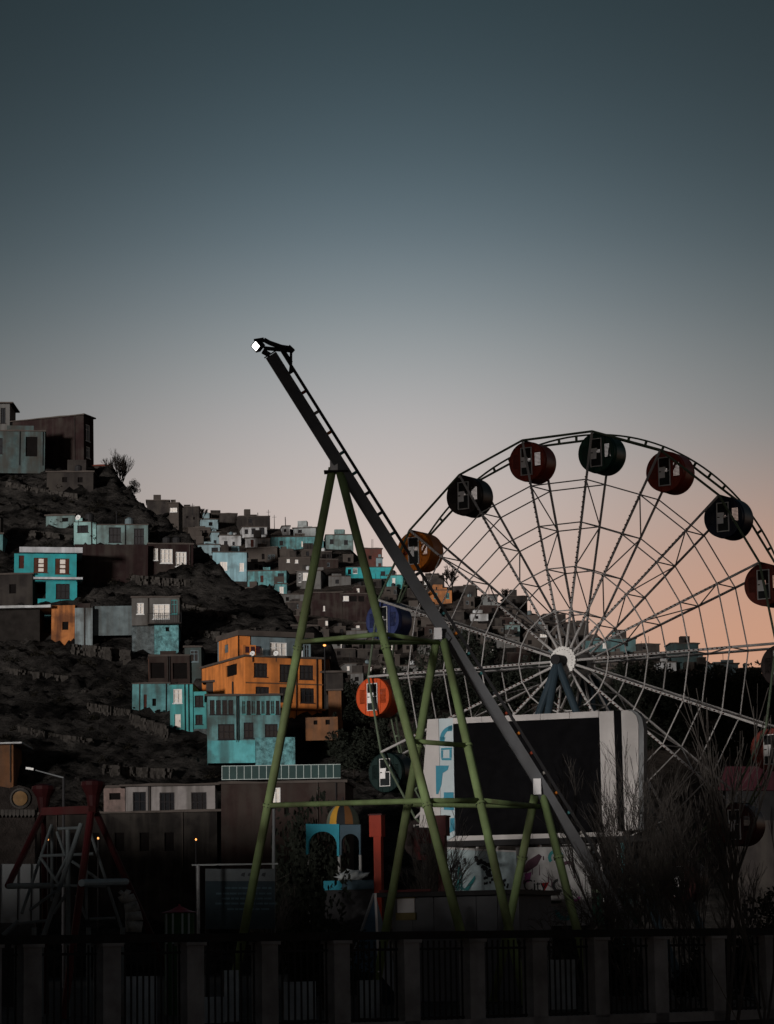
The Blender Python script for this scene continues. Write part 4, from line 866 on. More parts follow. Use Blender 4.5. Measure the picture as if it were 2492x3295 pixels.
RM = {'red_rung': (0.22,0.04,0.02), 'grey_rung': (0.22,0.21,0.20), 'orange_rung': (0.40,0.13,0.02), 'teal_rung': (0.05,0.16,0.17), 'dark_rung': (0.04,0.045,0.05)}
seq = ['dark_rung','red_rung','grey_rung','orange_rung','teal_rung','teal_rung','dark_rung','dark_rung','teal_rung','red_rung','dark_rung','orange_rung','teal_rung','orange_rung','teal_rung','teal_rung','dark_rung','red_rung','orange_rung','red_rung','grey_rung','orange_rung','teal_rung','grey_rung','dark_rung','dark_rung','dark_rung']
for i, s_ in enumerate(seq):
    c = BT + dirb*(0.78 + i*0.745); MB().tube(c+bn*0.17, c+bn*0.37, 0.05, n=8).build('rung', mat(s_, RM[s_], 0.6, 0.2, 3), tw, world=True)
for px, py, D in ((1075,1500,85.95),(1410,2040,86.9),(1729,2532,88.2)):
    c = P(px, py, D); MB().box(c+Vector((0,-0.0,0)), (0.24,0.30,0.50 if py > 2400 else 0.36)).build('bracket', M_white, tw, world=True)
MB().box(P(1082,1519,86), (0.75,0.5,0.05)).build('apex_plate', DARKM, tw, world=True)
MB().bar(P(1081,1512,86), P(1110,1497,86.1), 0.3, 0.25).build('bracket', M_beam, tw, world=True)
MB().bar(P(1417,2068,87), P(1440,2045,87.1), 0.25, 0.25).build('bracket', M_beam, tw, world=True)
MB().bar(P(1735,2572,88.3), P(1765,2550,88.4), 0.25, 0.25).build('bracket', M_beam, tw, world=True)
# lamp head at the beam's top
hp = thing('floodlight', 'lit floodlight on a bracket at the top of the sloping beam', 'floodlight', P(830,1112,85.0))
q_ = Vector((-0.55,-0.75,-0.30)).normalized(); zq = q_.to_track_quat('Z','Y')
def fl(c, s, d0, d1, mm_, nm, par, rot=0.6):
    m_ = MB(); M3 = (zq.to_matrix() @ Matrix.Rotation(rot, 3, 'Z'))
    m_.box(Vector(c)+q_*((d0+d1)/2), (s, s*0.95, d1-d0), M3); return m_.build(nm, mm_, par)
hs = fl((0,0,0), 0.30, -0.12, 0.10, DARKM, 'housing', hp)
fl((0,0,0), 0.21, 0.10, 0.115, mat('lamp_lens', (1.0,0.97,0.92), 0.3, 0.02, 1, emit=6.0), 'lens', hp)
MB().bar((0.05,0.05,0.12), (0.28,0.15,-0.12), 0.06, 0.05).build('bracket', DARKM, hp)
h2 = thing('lamp_bracket', 'dark unlit lamp frame bolted across the beam top', 'bracket', P(890,1125,85.2))
o0 = P(890,1125,85.2)
def lb(pts, w, hgt, nm):
    m_ = MB()
    for a, b in zip(pts, pts[1:]): m_.bar(P(*a)-o0, P(*b)-o0, w, hgt)
    return m_.build(nm, DARKM, h2)
lb([(818,1098,85.1),(850,1093,85.1),(868,1103,85.1),(905,1116,85.1),(930,1120,85.1)], 0.16, 0.12, 'arm')
lb([(850,1120,85.1),(935,1128,85.1)], 0.14, 0.10, 'arm')
lb([(838,1095,85.1),(838,1115,85.1)], 0.14, 0.14, 'lamp_body'); lb([(928,1116,85.1),(944,1131,85.1)], 0.2, 0.14, 'lamp_body')
lb([(937,1130,85.1),(937,1172,85.1),(934,1196,85.1)], 0.08, 0.08, 'strut'); lb([(912,1122,85.1),(940,1165,85.1)], 0.06, 0.06, 'strut')
lb([(846,1130,85.1),(868,1142,85.1)], 0.16, 0.14, 'clamp')

# ------------------------------------------------------------------ big screen billboard
def frame_of(pxl, Dl, pxr, Dr):
    a, b = P(pxl, 3000, Dl), P(pxr, 3000, Dr); a.z = b.z = 0
    return Plane(a, math.atan2(b.y-a.y, b.x-a.x))
def poly_px(pl, pts): return [pl.at(x, y) for x, y in pts]
bp = frame_of(1345, 108, 2085, 104.6)
bb = thing('billboard', 'large white framed outdoor screen with black display in front of the wheel', 'billboard', bp.O, bp.ang)
M_bw = mat('white_panel', (0.52,0.50,0.50), 0.5, 0.08, 1.5, 0.15); M_blk = mat('black_display', (0.006,0.006,0.007), 0.95, 0.3, 3); M_blk.node_tree.nodes['Principled BSDF'].inputs['Specular IOR Level'].default_value = 0.02; M_bgrey = mat('grey_panel', (0.16,0.17,0.18), 0.6, 0.2, 1)
def flat(root, pl, pts, y0, y1, m, nm, **k): return MB().prism(poly_px(pl, pts), y0, y1).build(nm, m, root, **k)
# side wing and frame built around the display, each panel a piece of its own
flat(bb, bp, [(1345,2722),(1421,2716),(1412,2313),(1377,2315)], -0.02, 0.5, M_bw, 'wing_panel')
flat(bb, bp, [(1422,2716),(1466,2690),(1459,2330),(1458,2311),(1413,2313)], -0.015, 0.5, mat('pale_blue_panel', (0.46,0.54,0.58), 0.5, 0.08, 1.5, 0.15), 'wing_panel')
for i in range(5):
    x0, x1 = 1459+i*94, 1459+(i+1)*94; f = lambda x: 2311 - (x-1459)*0.0475
    t = lambda x: 2329.5 - (x-1459)*0.0447
    flat(bb, bp, [(x0,t(x0)),(x1-1.2,t(x1)),(x1-1.2,f(x1)),(x0,f(x0))], -0.03, 0.5, M_bw, 'top_panel')
flat(bb, bp, [(1460,2330),(1929,2309),(1940,2676),(1467,2689)], 0.08, 0.5, M_blk, 'display')
for i in range(4):
    x0, x1 = 1424+i*146, 1424+(i+1)*146; g0 = lambda x: 2691-(x-1467)*0.0275; h0 = lambda x: 2717-(x-1424)*0.037
    flat(bb, bp, [(x0,h0(x0)),(x1-1.2,h0(x1)),(x1-1.2,g0(x1)),(x0+ (44 if i == 0 else 0),g0(x0+(44 if i == 0 else 0)))], -0.03, 0.5, M_bw, 'bottom_panel')
flat(bb, bp, [(1941,2676),(1990,2674),(1976,2288),(1929.5,2290)], -0.03, 0.5, M_bw, 'side_panel')
flat(bb, bp, [(1990.5,2674),(2012,2673),(2000,2287),(1976.5,2288)], 0.0, 0.45, M_blk, 'black_strip')
flat(bb, bp, [(2012.5,2673),(2054,2670),(2057,2640),(2056,2330),(2050,2305),(2036,2290),(2018,2285),(2000.5,2287)], -0.03, 0.5, M_bw, 'side_panel')
flat(bb, bp, [(2054.5,2674),(2072,2672),(2073,2345),(2067,2312),(2053,2293),(2036,2284.5),(2020,2283.5),(2036,2289.5),(2050.5,2304),(2056.5,2330),(2057.5,2640)], 0.0, 0.45, M_bgrey, 'rounded_edge')
M_tq = mat('blue_print', (0.05,0.24,0.34), 0.6, 0.15, 2)
def arc(cx, cy, r0, r1, a0, a1, n=10, sx=1.0): return [(cx+sx*r1*math.cos(R(a0+(a1-a0)*i/n)), cy-r1*math.sin(R(a0+(a1-a0)*i/n))) for i in range(n+1)] + [(cx+sx*r0*math.cos(R(a1-(a1-a0)*i/n)), cy-r0*math.sin(R(a1-(a1-a0)*i/n))) for i in range(n+1)]
def pr(pts): return flat(bb, bp, pts, -0.035, -0.02, M_tq, 'print_mark')
pr(arc(1458, 2376, 28, 40, 92, 190, 12)); pr([(1444,2337),(1456,2334),(1456,2352),(1444,2354)]); pr([(1417,2372),(1434,2372),(1431,2388),(1418,2389)])
for q in ([(1421,2408),(1456,2406),(1456,2412),(1421,2414)],[(1421,2440),(1454,2440),(1454,2447),(1424,2447)],[(1421,2415),(1427,2415),(1427,2439),(1421,2439)],[(1448,2413),(1455,2413),(1455,2439),(1448,2439)]): pr(q)
pr([(1404,2464),(1446,2464),(1442,2478),(1426,2488),(1422,2525),(1412,2556),(1405,2556)]); pr([(1430,2550),(1461,2550),(1461,2574),(1422,2574),(1430,2566)]); pr([(1430,2594),(1462,2594),(1462,2608),(1430,2606)]); pr([(1450,2634),(1464,2632),(1465,2672),(1446,2682),(1450,2660)])
for px in (1480, 1700, 1950):
    a, z = bp.at(px, 2700); MB().mm(a-0.15, a+0.15, 0.1, 0.4, 0, z+0.3).build('post', DARKM, bb)
a0, zb = bp.at(1440, 2718); a1, _ = bp.at(2040, 2692)
MB().mm(a0, a1+1.0, -0.15, 0.55, zb-0.10, zb+0.12).build('gantry_beam', DARKM, bb)
# posters under the screen
pp = frame_of(1425, 104, 1675, 103); po = thing('poster_board', 'pale blue poster of a swing ride under the big screen', 'poster', pp.O, pp.ang)
M_psky = mat('poster_sky_print', (0.42,0.52,0.55), 0.7, 0.5, 1.3, 0, patch=0.0); M_pdark = mat('poster_dark_print', (0.025,0.028,0.032), 0.7, 0.3, 3); M_pteal = mat('poster_teal_print', (0.04,0.20,0.21), 0.7, 0.2, 3)
flat(po, pp, [(1432,2868),(1668,2868),(1664,2738),(1432,2726)], 0, 0.1, M_psky, 'board')
flat(po, pp, [(1432,2733),(1664,2743),(1664,2738),(1432,2726)], -0.03, -0.005, M_bw, 'top_edge')
rnd = random.Random(5); dk = MB()
def blob(mb, pl, x, y, rx, ry, y0, n=7):
    mb.prism(poly_px(pl, [(x+rx*math.cos(6.283*i/n)*rnd.uniform(0.7,1.1), y+ry*math.sin(6.283*i/n)*rnd.uniform(0.7,1.1)) for i in range(n)]), y0, y0+0.004)
for i in range(26): a = R(rnd.uniform(100,190)); r = rnd.uniform(40,62); blob(dk, pp, 1496+r*math.cos(a)*0.9+10, 2826-r*math.sin(a)*1.1, 5, 6, -0.006-i*0.0005)
for i in range(30): a = R(rnd.uniform(-10,100)); r = rnd.uniform(32,56); blob(dk, pp, 1535+r*math.cos(a)*0.9, 2815-r*math.sin(a)*1.0, 7, 7, -0.02-i*0.0005)
for i in range(10): blob(dk, pp, rnd.uniform(1555,1600), rnd.uniform(2825,2862), 4, 6, -0.036-i*0.0004)
for i in range(6): blob(dk, pp, rnd.uniform(1615,1640), rnd.uniform(2830,2860), 4, 6, -0.041-i*0.0004)
dk.build('rider_print', M_pdark, po, kind='stuff')
tp = MB()
for i, q in enumerate(([(1494,2866),(1530,2818),(1532,2828),(1510,2866)],[(1470,2866),(1476,2790),(1480,2790),(1478,2866)],[(1484,2866),(1484,2800),(1487,2800),(1490,2866)],[(1445,2850),(1470,2848),(1500,2860),(1498,2866),(1470,2856),(1445,2858)])): tp.prism(poly_px(pp, q), -0.05-i*0.002, -0.046-i*0.002)
tp.build('beam_print', M_pteal, po)
MB().mm(pp.at(1432,2868)[0], pp.at(1668,2868)[0], 0.02, 0.09, 0, pp.at(1550,2868)[1]).build('backing', DARKM, po)
p2 = frame_of(1672, 101.5, 1925, 100.5); p2o = thing('poster_board', 'white poster with pink lips and dark City lettering', 'poster', p2.O, p2.ang)
flat(p2o, p2, [(1673,2982),(1905,2978),(1900,2724),(1660,2728)], 0, 0.1, mat('white_poster_paper', (0.50,0.50,0.505), 0.7, 0.3, 1.2, 0.5), 'board')
M_pink = mat('pink_print', (0.26,0.07,0.20), 0.7, 0.2, 3); M_mauve = mat('mauve_print', (0.10,0.055,0.075), 0.7, 0.3, 3); M_redp = mat('red_print', (0.30,0.015,0.02), 0.7, 0.2, 3)
flat(p2o, p2, [(1617+55,2812),(1700,2770),(1735,2748),(1745,2756),(1730,2785),(1700,2806)], -0.012, -0.004, M_mauve, 'hat_print')
sk = MB(); rnd = random.Random(9)
for i in range(26):
    x, y, w, h_ = rnd.uniform(1680,1890), rnd.uniform(2735,2965), rnd.uniform(2,5), rnd.uniform(10,40); sk.prism(poly_px(p2, [(x,y+h_),(x+w,y+h_),(x+w*rnd.uniform(0.2,1),y),(x,y)]), -0.008-i*0.0001, -0.004)
sk.build('ink_streak', M_mauve, p2o, kind='stuff')
for i, (x, y, w) in enumerate(((1790,2760,34),(1830,2800,40),(1800,2850,30),(1850,2880,30),(1820,2930,44))): flat(p2o, p2, arc(x, y, w*0.45, w*0.75, 20+i*40, 220+i*40, 10), -0.014-i*0.001, -0.009-i*0.001, (M_pteal, M_mauve, M_pdark, M_pink, M_pteal)[i], 'swirl_print')
flat(p2o, p2, [(1690,2812),(1712,2806),(1706,2838),(1692,2842)], -0.020, -0.014, M_pink, 'ribbon_print')
flat(p2o, p2, [(1702,2915),(1712,2928),(1742,2931),(1768,2926),(1774,2912),(1776,2930),(1766,2948),(1742,2955),(1716,2951),(1704,2938)], -0.012, -0.004, M_pink, 'lips_print')
flat(p2o, p2, [(1750,2880),(1776,2876),(1770,2894),(1752,2896)], -0.012, -0.004, M_pink, 'lips_print')
flat(p2o, p2, [(1744,2842),(1768,2840),(1754,2868)], -0.022, -0.014, M_redp, 'heart_print')
tcu = bpy.data.curves.new('lettering', 'FONT'); tcu.body = 'City'; tcu.size = 1.0; tcu.extrude = 0.004; tob = bpy.data.objects.new('lettering', tcu); C.objects.link(tob)
me = bpy.data.meshes.new_from_object(tob); bpy.data.objects.remove(tob); me.name = 'lettering'; me.materials.append(M_pdark)
u0, zc = p2.at(1688, 2868); u1, zt_ = p2.at(1760, 2830)
xs = [v.co.x for v in me.vertices]; ys = [v.co.y for v in me.vertices]; sc = (u1-u0)/(max(xs)-min(xs))
for v in me.vertices: v.co = Vector((u0+(v.co.x-min(xs))*sc, -0.030 - v.co.z, zc+v.co.y*sc*1.15))
lo = bpy.data.objects.new('lettering', me); C.objects.link(lo); lo.parent = p2o
MB().mm(p2.at(1673,2980)[0], p2.at(1905,2980)[0], 0.02, 0.09, 0, p2.at(1780,2980)[1]).build('backing', DARKM, p2o)
MB().mm(p2.at(1672,2902)[0], p2.at(1810,2902)[0], -0.12, -0.06, p2.at(1700,2908)[1], p2.at(1700,2900)[1]).build('rail', mat('dull_green_rail', (0.03,0.04,0.025), 0.7, 0.2), p2o)
tpole = thing('teal_post', 'thin teal post right of the City poster', 'post', foot(2008, 100)); q = P(2004, 2710, 100)
MB().tube((0,0,0), (q.x-tpole.location.x, 0, q.z), 0.07, n=8).build('shaft', mat('teal_post_paint', (0.08,0.24,0.26), 0.6, 0.2), tpole); MB().box((q.x-tpole.location.x,0,q.z), (0.2,0.2,0.06)).build('cap', DARKM, tpole)

# ------------------------------------------------------------------ park: booths, posts, rides
M_red = mat('red_ride_paint', (0.30,0.035,0.018), 0.5, 0.2, 1.5, 0.2); M_dred = mat('dark_red_paint', (0.055,0.009,0.011), 0.5, 0.2, 1.5, 0.2)
def red_post(label, px0, px1, ptop, pmid, ps0, ps1, pbot, D, m):
    a, b = P(px0, ptop, D), P(px1, pmid, D); c = P((ps0+ps1)/2, pbot, D); rt_ = thing('red_post', label, 'post', (c.x, D, 0), R(-20), 'red posts with wide heads')
    w = (b.x-a.x)/1.05; sw = (P(ps1, pbot, D).x - P(ps0, pbot, D).x)/1.05; ox = ((a.x+b.x)/2-c.x)
    MB().mm(-sw/2, sw/2, -sw/2, sw/2, 0, b.z).build('shaft', m, rt_); MB().mm(ox-w/2, ox+w/2, -w*0.45, w*0.45, b.z, a.z).build('head', m, rt_); MB().mm(ox-w/2-0.03, ox+w/2+0.03, -w*0.45-0.03, w*0.45+0.03, a.z, a.z+0.05).build('cap', M_dred, rt_)
red_post('bright red post with wide square head behind the green legs', 1192, 1236, 2625, 2693, 1207, 1233, 2830, 98, M_red)
red_post('darker red post with wide head overlapping the screen edge', 1394, 1444, 2630, 2690, 1414, 1440, 2900, 97, M_dred)
lo_b = frame_of(1245, 96, 1675, 94); bo = thing('booth', 'low grey booth with dark flat roof and white windows', 'booth', lo_b.O, lo_b.ang)
a0 = lo_b.at(1262,2900)[0]; a1 = lo_b.at(1672,2900)[0]; zt = lo_b.at(1460,2884)[1]
n_ = 6; M_bgr = mat('booth_grey_panel', (0.085,0.09,0.10), 0.7, 0.2, 1)
for i in range(n_):
    u0 = a0+(a1-a0)*i/n_; u1 = a0+(a1-a0)*(i+1)/n_; MB().mm(u0, u1-0.02, 0, 3, 0, zt).build('wall_panel', M_bgr, bo)
MB().mm(a0-0.4, a1+0.2, -0.5, 3.3, zt+0.002, zt+0.16).build('roof', DARKM, bo)
for x0, x1, y0, y1 in ((1282,1336,2892,2938),):
    u0, z0 = lo_b.at(x0, y1); u1, z1 = lo_b.at(x1, y0); MB().mm(u0, u1, -0.06, -0.004, z0, z1).build('window', mat('white_booth_window', (0.40,0.40,0.42), 0.5, 0.1), bo); MB().mm(u0-0.05, u1+0.05, -0.10, -0.004, z1+0.005, z1+0.12).build('lintel', mat('mustard_trim', (0.12,0.10,0.05), 0.7, 0.2), bo); MB().mm(u0-0.05, u1+0.05, -0.10, -0.004, z0-0.25, z0-0.005).build('sill', mat('mustard_trim', (0.12,0.10,0.05)), bo)
u0, z0 = lo_b.at(1248, 2868); u1, _ = lo_b.at(1412, 2868); MB().mm(u0, u1, -0.7, -0.6, z0-0.06, z0+0.02).build('counter_edge', M_dred, bo)
# dome pavilion
dp = frame_of(975, 112, 1165, 111); dm = thing('domed_pavilion', 'cyan arched pavilion with a yellow striped dome', 'pavilion', dp.O, dp.ang)
M_cy = mat('cyan_paint', (0.022,0.18,0.245), 0.6, 0.15, 1.5); M_dkc = mat('dull_blue_paint', (0.035,0.06,0.08), 0.6, 0.2, 1.5)
def archwall(x0, x1, ytop, yspring, ybot, m, y0, y1):
    cx = (x0+x1)/2; r = (x1-x0)/2*0.86; ar_ = [(cx+r*math.cos(math.pi*i/14), yspring-r*1.0*math.sin(math.pi*i/14)) for i in range(15)]
    for k in range(14):
        (xa, ya), (xb, yb) = ar_[k], ar_[k+1]; pts = [(xb, yb), (xa, ya), (xa, ytop), (xb, ytop)]
        flat_mb.prism(poly_px(dp, pts), y0, y1)
    flat_mb.prism(poly_px(dp, [(x0,ybot),(cx-r,ybot),(cx-r,ytop),(x0,ytop)]), y0, y1); flat_mb.prism(poly_px(dp, [(cx+r,ybot),(x1,ybot),(x1,ytop),(cx+r,ytop)]), y0, y1)
flat_mb = MB(); archwall(985, 1092, 2652, 2722, 2758, M_cy, 0, 0.12); flat_mb.build('arch', M_cy, dm)
flat_mb = MB(); archwall(1094, 1160, 2654, 2712, 2752, M_dkc, 0.02, 0.14); flat_mb.build('arch', M_dkc, dm)
for px in (1090, 1158):
    u, z = dp.at(px, 2752); MB().tube((u,0.06,0), (u,0.06,z), 0.06, n=8).build('post', mat('grey_post_paint', (0.22,0.22,0.22), 0.6, 0.2), dm)
for px in (990,):
    u, z = dp.at(px, 2752); MB().tube((u,0.06,0), (u,0.06,z), 0.06, n=8).build('post', mat('grey_post_paint', (0.22,0.22,0.22)), dm)
u, z = dp.at(1072, 2652); zt_ = dp.at(1072, 2582)[1]; rr = dp.at(1122,2650)[0]-u
ring = 14; strip = [mat('dome_grey', (0.13,0.15,0.12), 0.7, 0.2), mat('dome_yellow', (0.42,0.23,0.035), 0.7, 0.15), mat('dome_dark', (0.02,0.022,0.025), 0.7, 0.2), mat('dome_dull_orange', (0.15,0.07,0.03), 0.7, 0.2)]
for k in range(12):
    m_ = MB(); vs = []
    for j in range(9):
        ph = math.pi/2*j/8
        for a in (2*math.pi*k/12, 2*math.pi*(k+1)/12): vs.append((u+rr*math.cos(ph)*math.cos(a)*1.0, 1.0+rr*math.cos(ph)*math.sin(a), z+(zt_-z)*math.sin(ph)))
    m_.add(vs, [(2*j,2*j+1,2*j+3,2*j+2) for j in range(8)]); m_.build('dome_gore', strip[(0,0,0,0,0,0,2,0,1,2,3,0)[k]], dm, solid=0.02)
MB().tube((u,1.0,zt_-0.05), (u,1.0,zt_+0.25), 0.06, 0.02, 8).build('finial', DARKM, dm)
u0, z0 = dp.at(1062, 2866); u1, z1 = dp.at(1230, 2832); MB().mm(u0, u0+(u1-u0)*0.35, -0.6, -0.5, z0, z1).build('counter', M_cy, dm); MB().mm(u0+(u1-u0)*0.352, u1, -0.6, -0.5, z0, z1).build('counter', M_dkc, dm)
MB().mm(u0, u1, -0.5, 0.3, 0, z0).build('plinth', DARKM, dm)
cb = dp.at(1140, 2830); cbo = thing('cloth_bundle', 'crumpled pale cloth bundle on the pavilion counter', 'cloth', dp.O + dp.a*cb[0] + Vector((0,0,dp.at(1140,2832)[1])), dp.ang)
bmc = bmesh.new(); bmesh.ops.create_icosphere(bmc, subdivisions=3, radius=1.0); vs_ = [v.co.copy() for v in bmc.verts]; fs_ = [tuple(v.index for v in f.verts) for f in bmc.faces]; bmc.free()
def crumple(v): k = 1 + 0.45*noise.noise(v*2.3) + 0.25*noise.noise(v*5.1+Vector((3,1,2))); return Vector((v.x*0.62*k, v.y*0.3*k-0.25, max(0.0, (v.z*0.20+0.16)*k)))
MB().add([crumple(v) for v in vs_], fs_).build('cloth', mat('pale_cloth', (0.30,0.33,0.34), 0.9, 0.3, 3), cbo, smooth=True)
# blue pointed slide
sl = frame_of(1160, 90, 1262, 89.5); so_ = thing('slide', 'small dark blue pointed slide with pale edges', 'slide', sl.O, sl.ang)
M_sb = mat('slide_blue', (0.035,0.065,0.10), 0.4, 0.2, 2)
ap = sl.at(1208, 2876); l_ = sl.at(1160, 2995); r__ = sl.at(1258, 2995)
MB().add([(l_[0],-0.9,l_[1]-1.3),(r__[0],-0.9,r__[1]-1.3),(r__[0],0.9,0),(l_[0],0.9,0),(ap[0],0,ap[1])], [(0,1,4),(1,2,4),(2,3,4),(3,0,4),(3,2,1,0)]).build('body', M_sb, so_)
MB().bar((r__[0]+0.02,-0.92,r__[1]-1.3), (ap[0]+0.02,-0.03,ap[1]), 0.07, 0.06).build('edge', M_bw, so_); MB().bar((l_[0]-0.02,-0.92,l_[1]-1.3), (ap[0]-0.02,-0.03,ap[1]), 0.07, 0.06).build('edge', M_bgrey, so_)
# red curved ride seat left of the screen
rs_ = frame_of(1310, 100, 1360, 99.5); ro = thing('ride_seat', 'dark red curved ride seat beside the screen post', 'ride car', rs_.O, rs_.ang)
MB().prism(poly_px(rs_, [(1318,2690),(1330,2662),(1346,2672),(1352,2710),(1354,2752),(1385,2756),(1385,2768),(1345,2768),(1330,2740)]), 0, 0.9).build('shell', M_dred, ro)
MB().prism(poly_px(rs_, [(1353,2716),(1372,2714),(1374,2744),(1355,2746)]), -0.02, 0.5).build('headrest', DARKM, ro)
u, z = rs_.at(1350, 2768); MB().mm(u-0.12, u+0.12, 0.3, 0.6, 0, z).build('pedestal', DARKM, ro)
# blue notice board
nb = frame_of(655, 92, 892, 92.5); nbo = thing('notice_board', 'dark blue notice board with pale header and rows of writing', 'notice board', nb.O, nb.ang)
flat(nbo, nb, [(662,2990),(885,2990),(885,2836),(662,2836)], 0, 0.06, mat('board_blue', (0.030,0.045,0.055), 0.6, 0.25, 1.5), 'board'); flat(nbo, nb, [(662,2835.5),(885,2835.5),(885,2796),(662,2796)], 0.003, 0.06, mat('board_header', (0.105,0.12,0.13), 0.6, 0.3, 1.5), 'header')
wr = MB(); rnd = random.Random(3)
for i, y in enumerate((2858,2876,2892,2908,2926)):
    x = 735 - rnd.uniform(0, 45)
    while x < 870:
        w = rnd.uniform(8, 26); wr.prism(poly_px(nb, [(x,y+3),(x+w,y+3),(x+w,y-3),(x,y-3)]), -0.006, -0.001); x += w + rnd.uniform(2, 5)
wr.build('text_line', mat('pale_blue_text', (0.06,0.10,0.125), 0.6, 0.3, 3), nbo, kind='stuff')
hd2 = MB()
for k in range(4): x = 775+k*22; hd2.prism(poly_px(nb, [(x,2818),(x+12,2822),(x+15,2808),(x+4,2810)]), -0.004, 0.0)
hd2.build('header_mark', mat('header_ink', (0.04,0.045,0.05)), nbo)
for px in (668, 880): u, _ = nb.at(px, 2980); MB().mm(u-0.05, u+0.05, 0.061, 0.13, 0, nb.at(px, 2800)[1]).build('post', DARKM, nbo)
wpole = thing('white_post', 'thin whitish post left of the blue notice board', 'post', foot(639, 91)); q = P(638, 2784, 91)
MB().tube((0,0,0), (q.x-wpole.location.x,0,q.z), 0.055, n=8).build('shaft', mat('worn_white_post', (0.26,0.27,0.28), 0.7, 0.5, 3), wpole); q2 = P(895, 2782, 91)
MB().bar((P(618,2784,91).x-wpole.location.x,0,q.z), (q2.x-wpole.location.x,0,P(895,2780,91).z), 0.05, 0.05).build('top_rail', mat('pale_rail', (0.25,0.27,0.28), 0.6, 0.2), wpole)
gp = thing('grey_pole', 'slim grey pole behind the blue notice board', 'pole', foot(878, 95)); q = P(882, 2600, 95); MB().tube((0,0,0), (q.x-gp.location.x,0,q.z), 0.07, 0.05, 8).build('shaft', mat('dull_steel', (0.13,0.14,0.15), 0.6, 0.2), gp); MB().box((q.x-gp.location.x,0,q.z), (0.2,0.12,0.08)).build('cap', DARKM, gp)
# kiosk with red conical roof
kp = foot(578, 80); kk = thing('kiosk', 'small green kiosk with a red conical roof', 'kiosk', kp)
zt_ = P(578, 2937, 80).z; za = P(578, 2916, 80).z; kr = (P(640,2937,80).x-P(522,2937,80).x)/2
MB().lathe([(kr, zt_), (kr*0.55, zt_+(za-zt_)*0.35), (0.04, za), (0.02, za+0.05)], n=16).build('roof', mat('pink_red_roof', (0.24,0.045,0.06), 0.5, 0.2), kk); MB().lathe([(kr*0.82, 0), (kr*0.82, zt_-0.02)], n=16).build('wall', mat('dark_green_kiosk', (0.018,0.05,0.022), 0.6, 0.2), kk)
for a in (-140,-110,-75,-50): MB().tube((kr*0.86*math.cos(R(a)), kr*0.86*math.sin(R(a)), 0), (kr*0.86*math.cos(R(a)), kr*0.86*math.sin(R(a)), zt_-0.03), 0.03, n=6).build('post', mat('pale_post', (0.2,0.24,0.25)), kk)
# swing ride with red legs and grey lattice
SD = 80.0
sw = thing('swing_ride', 'red legged swing ride frame with grey lattice tower at the left', 'ride', foot(250, SD))
M_lat = mat('lattice_grey_paint', (0.095,0.112,0.12), 0.6, 0.2, 2)
def tb(a, b, r, m, nm): MB().tube(P(*a), P(*b), r, n=10).build(nm, m, sw, world=True)
def gz(px, D): p = foot(px, D); return p
def tbg(a, px, D, r, m, nm): MB().tube(P(*a), gz(px, D), r, n=10).build(nm, m, sw, world=True)
tb((136,2622,SD+2), (25,2852,SD-1), 0.095, M_dred, 'leg'); tbg((293,2615,SD-2), 204, SD-3.5, 0.105, M_dred, 'leg'); tbg((308,2612,SD), 600, SD+1, 0.095, mat('deep_red_paint', (0.028,0.007,0.008), 0.5, 0.2), 'leg'); tbg((140,2622,SD+2), 150, SD+4, 0.08, mat('deep_red_paint', (0.028,0.007,0.008)), 'leg')
MB().bar(P(140,2612,SD+1), P(296,2606,SD-1.5), 0.22, 0.22).build('top_beam', M_dred, sw, world=True)
for px, pt, D in ((300, 2516, SD-1), (140, 2530, SD+1)):
    c = P(px, 2604, D); zt2 = P(px, pt, D).z; r0 = 0.14; r1 = 0.26
    MB().lathe([(r0, c.z-0.1), (r0, c.z), (r1*0.8, (c.z+zt2)/2), (r1*1.35, zt2-0.1), (r1*1.3, zt2), (r1*0.6, zt2+0.06)], (c.x, c.y, 0), 12).build('funnel', mat('deep_red_paint', (0.028,0.007,0.008)), sw, world=True)
MB().tube(P(25,2852,SD-1), P(170,2850,SD-1.5), 0.08, n=8).build('cross_beam', M_lat, sw, world=True); MB().tube(P(262,2842,SD-3), P(406,2838,SD), 0.10, n=8).build('cross_beam', mat('pale_blue_beam', (0.19,0.24,0.27), 0.5, 0.15), sw, world=True)
lat = [((166,2655,SD+1),(70,2940,SD)), ((262,2650,SD-1),(134,3030,SD-1)), ((289,2672,SD),(390,2985,SD)), ((168,2660,SD+2),(166,2900,SD+2)), ((219,2670,SD),(219,2990,SD)),
       ((185,2667,SD),(258,2664,SD)), ((128,2755,SD),(300,2748,SD)), ((168,2850,SD),(340,2852,SD)), ((40,2975,SD),(160,2962,SD)), ((288,2958,SD),(372,2955,SD)), ((128,2757,SD),(190,2846,SD)), ((215,2760,SD),(180,2830,SD)), ((232,2772,SD),(325,2836,SD)), ((180,2868,SD),(95,2930,SD)), ((218,2870,SD),(172,2940,SD)), ((183,2676,SD),(208,2748,SD)), ((245,2880,SD),(280,2960,SD)), ((278,2700,SD),(278,2960,SD)), ((60,2965,SD),(10,3010,SD))]
for a, b in lat: tb(a, b, 0.045 if b[1] < 2990 else 0.07, M_lat, 'lattice_bar')
for px in (110, 134, 219, 285, 395): MB().tube(P(px if px != 134 else 134, 2985 if px != 134 else 3030, SD), gz(px, SD), 0.07, n=8).build('lattice_foot', M_lat, sw, world=True)
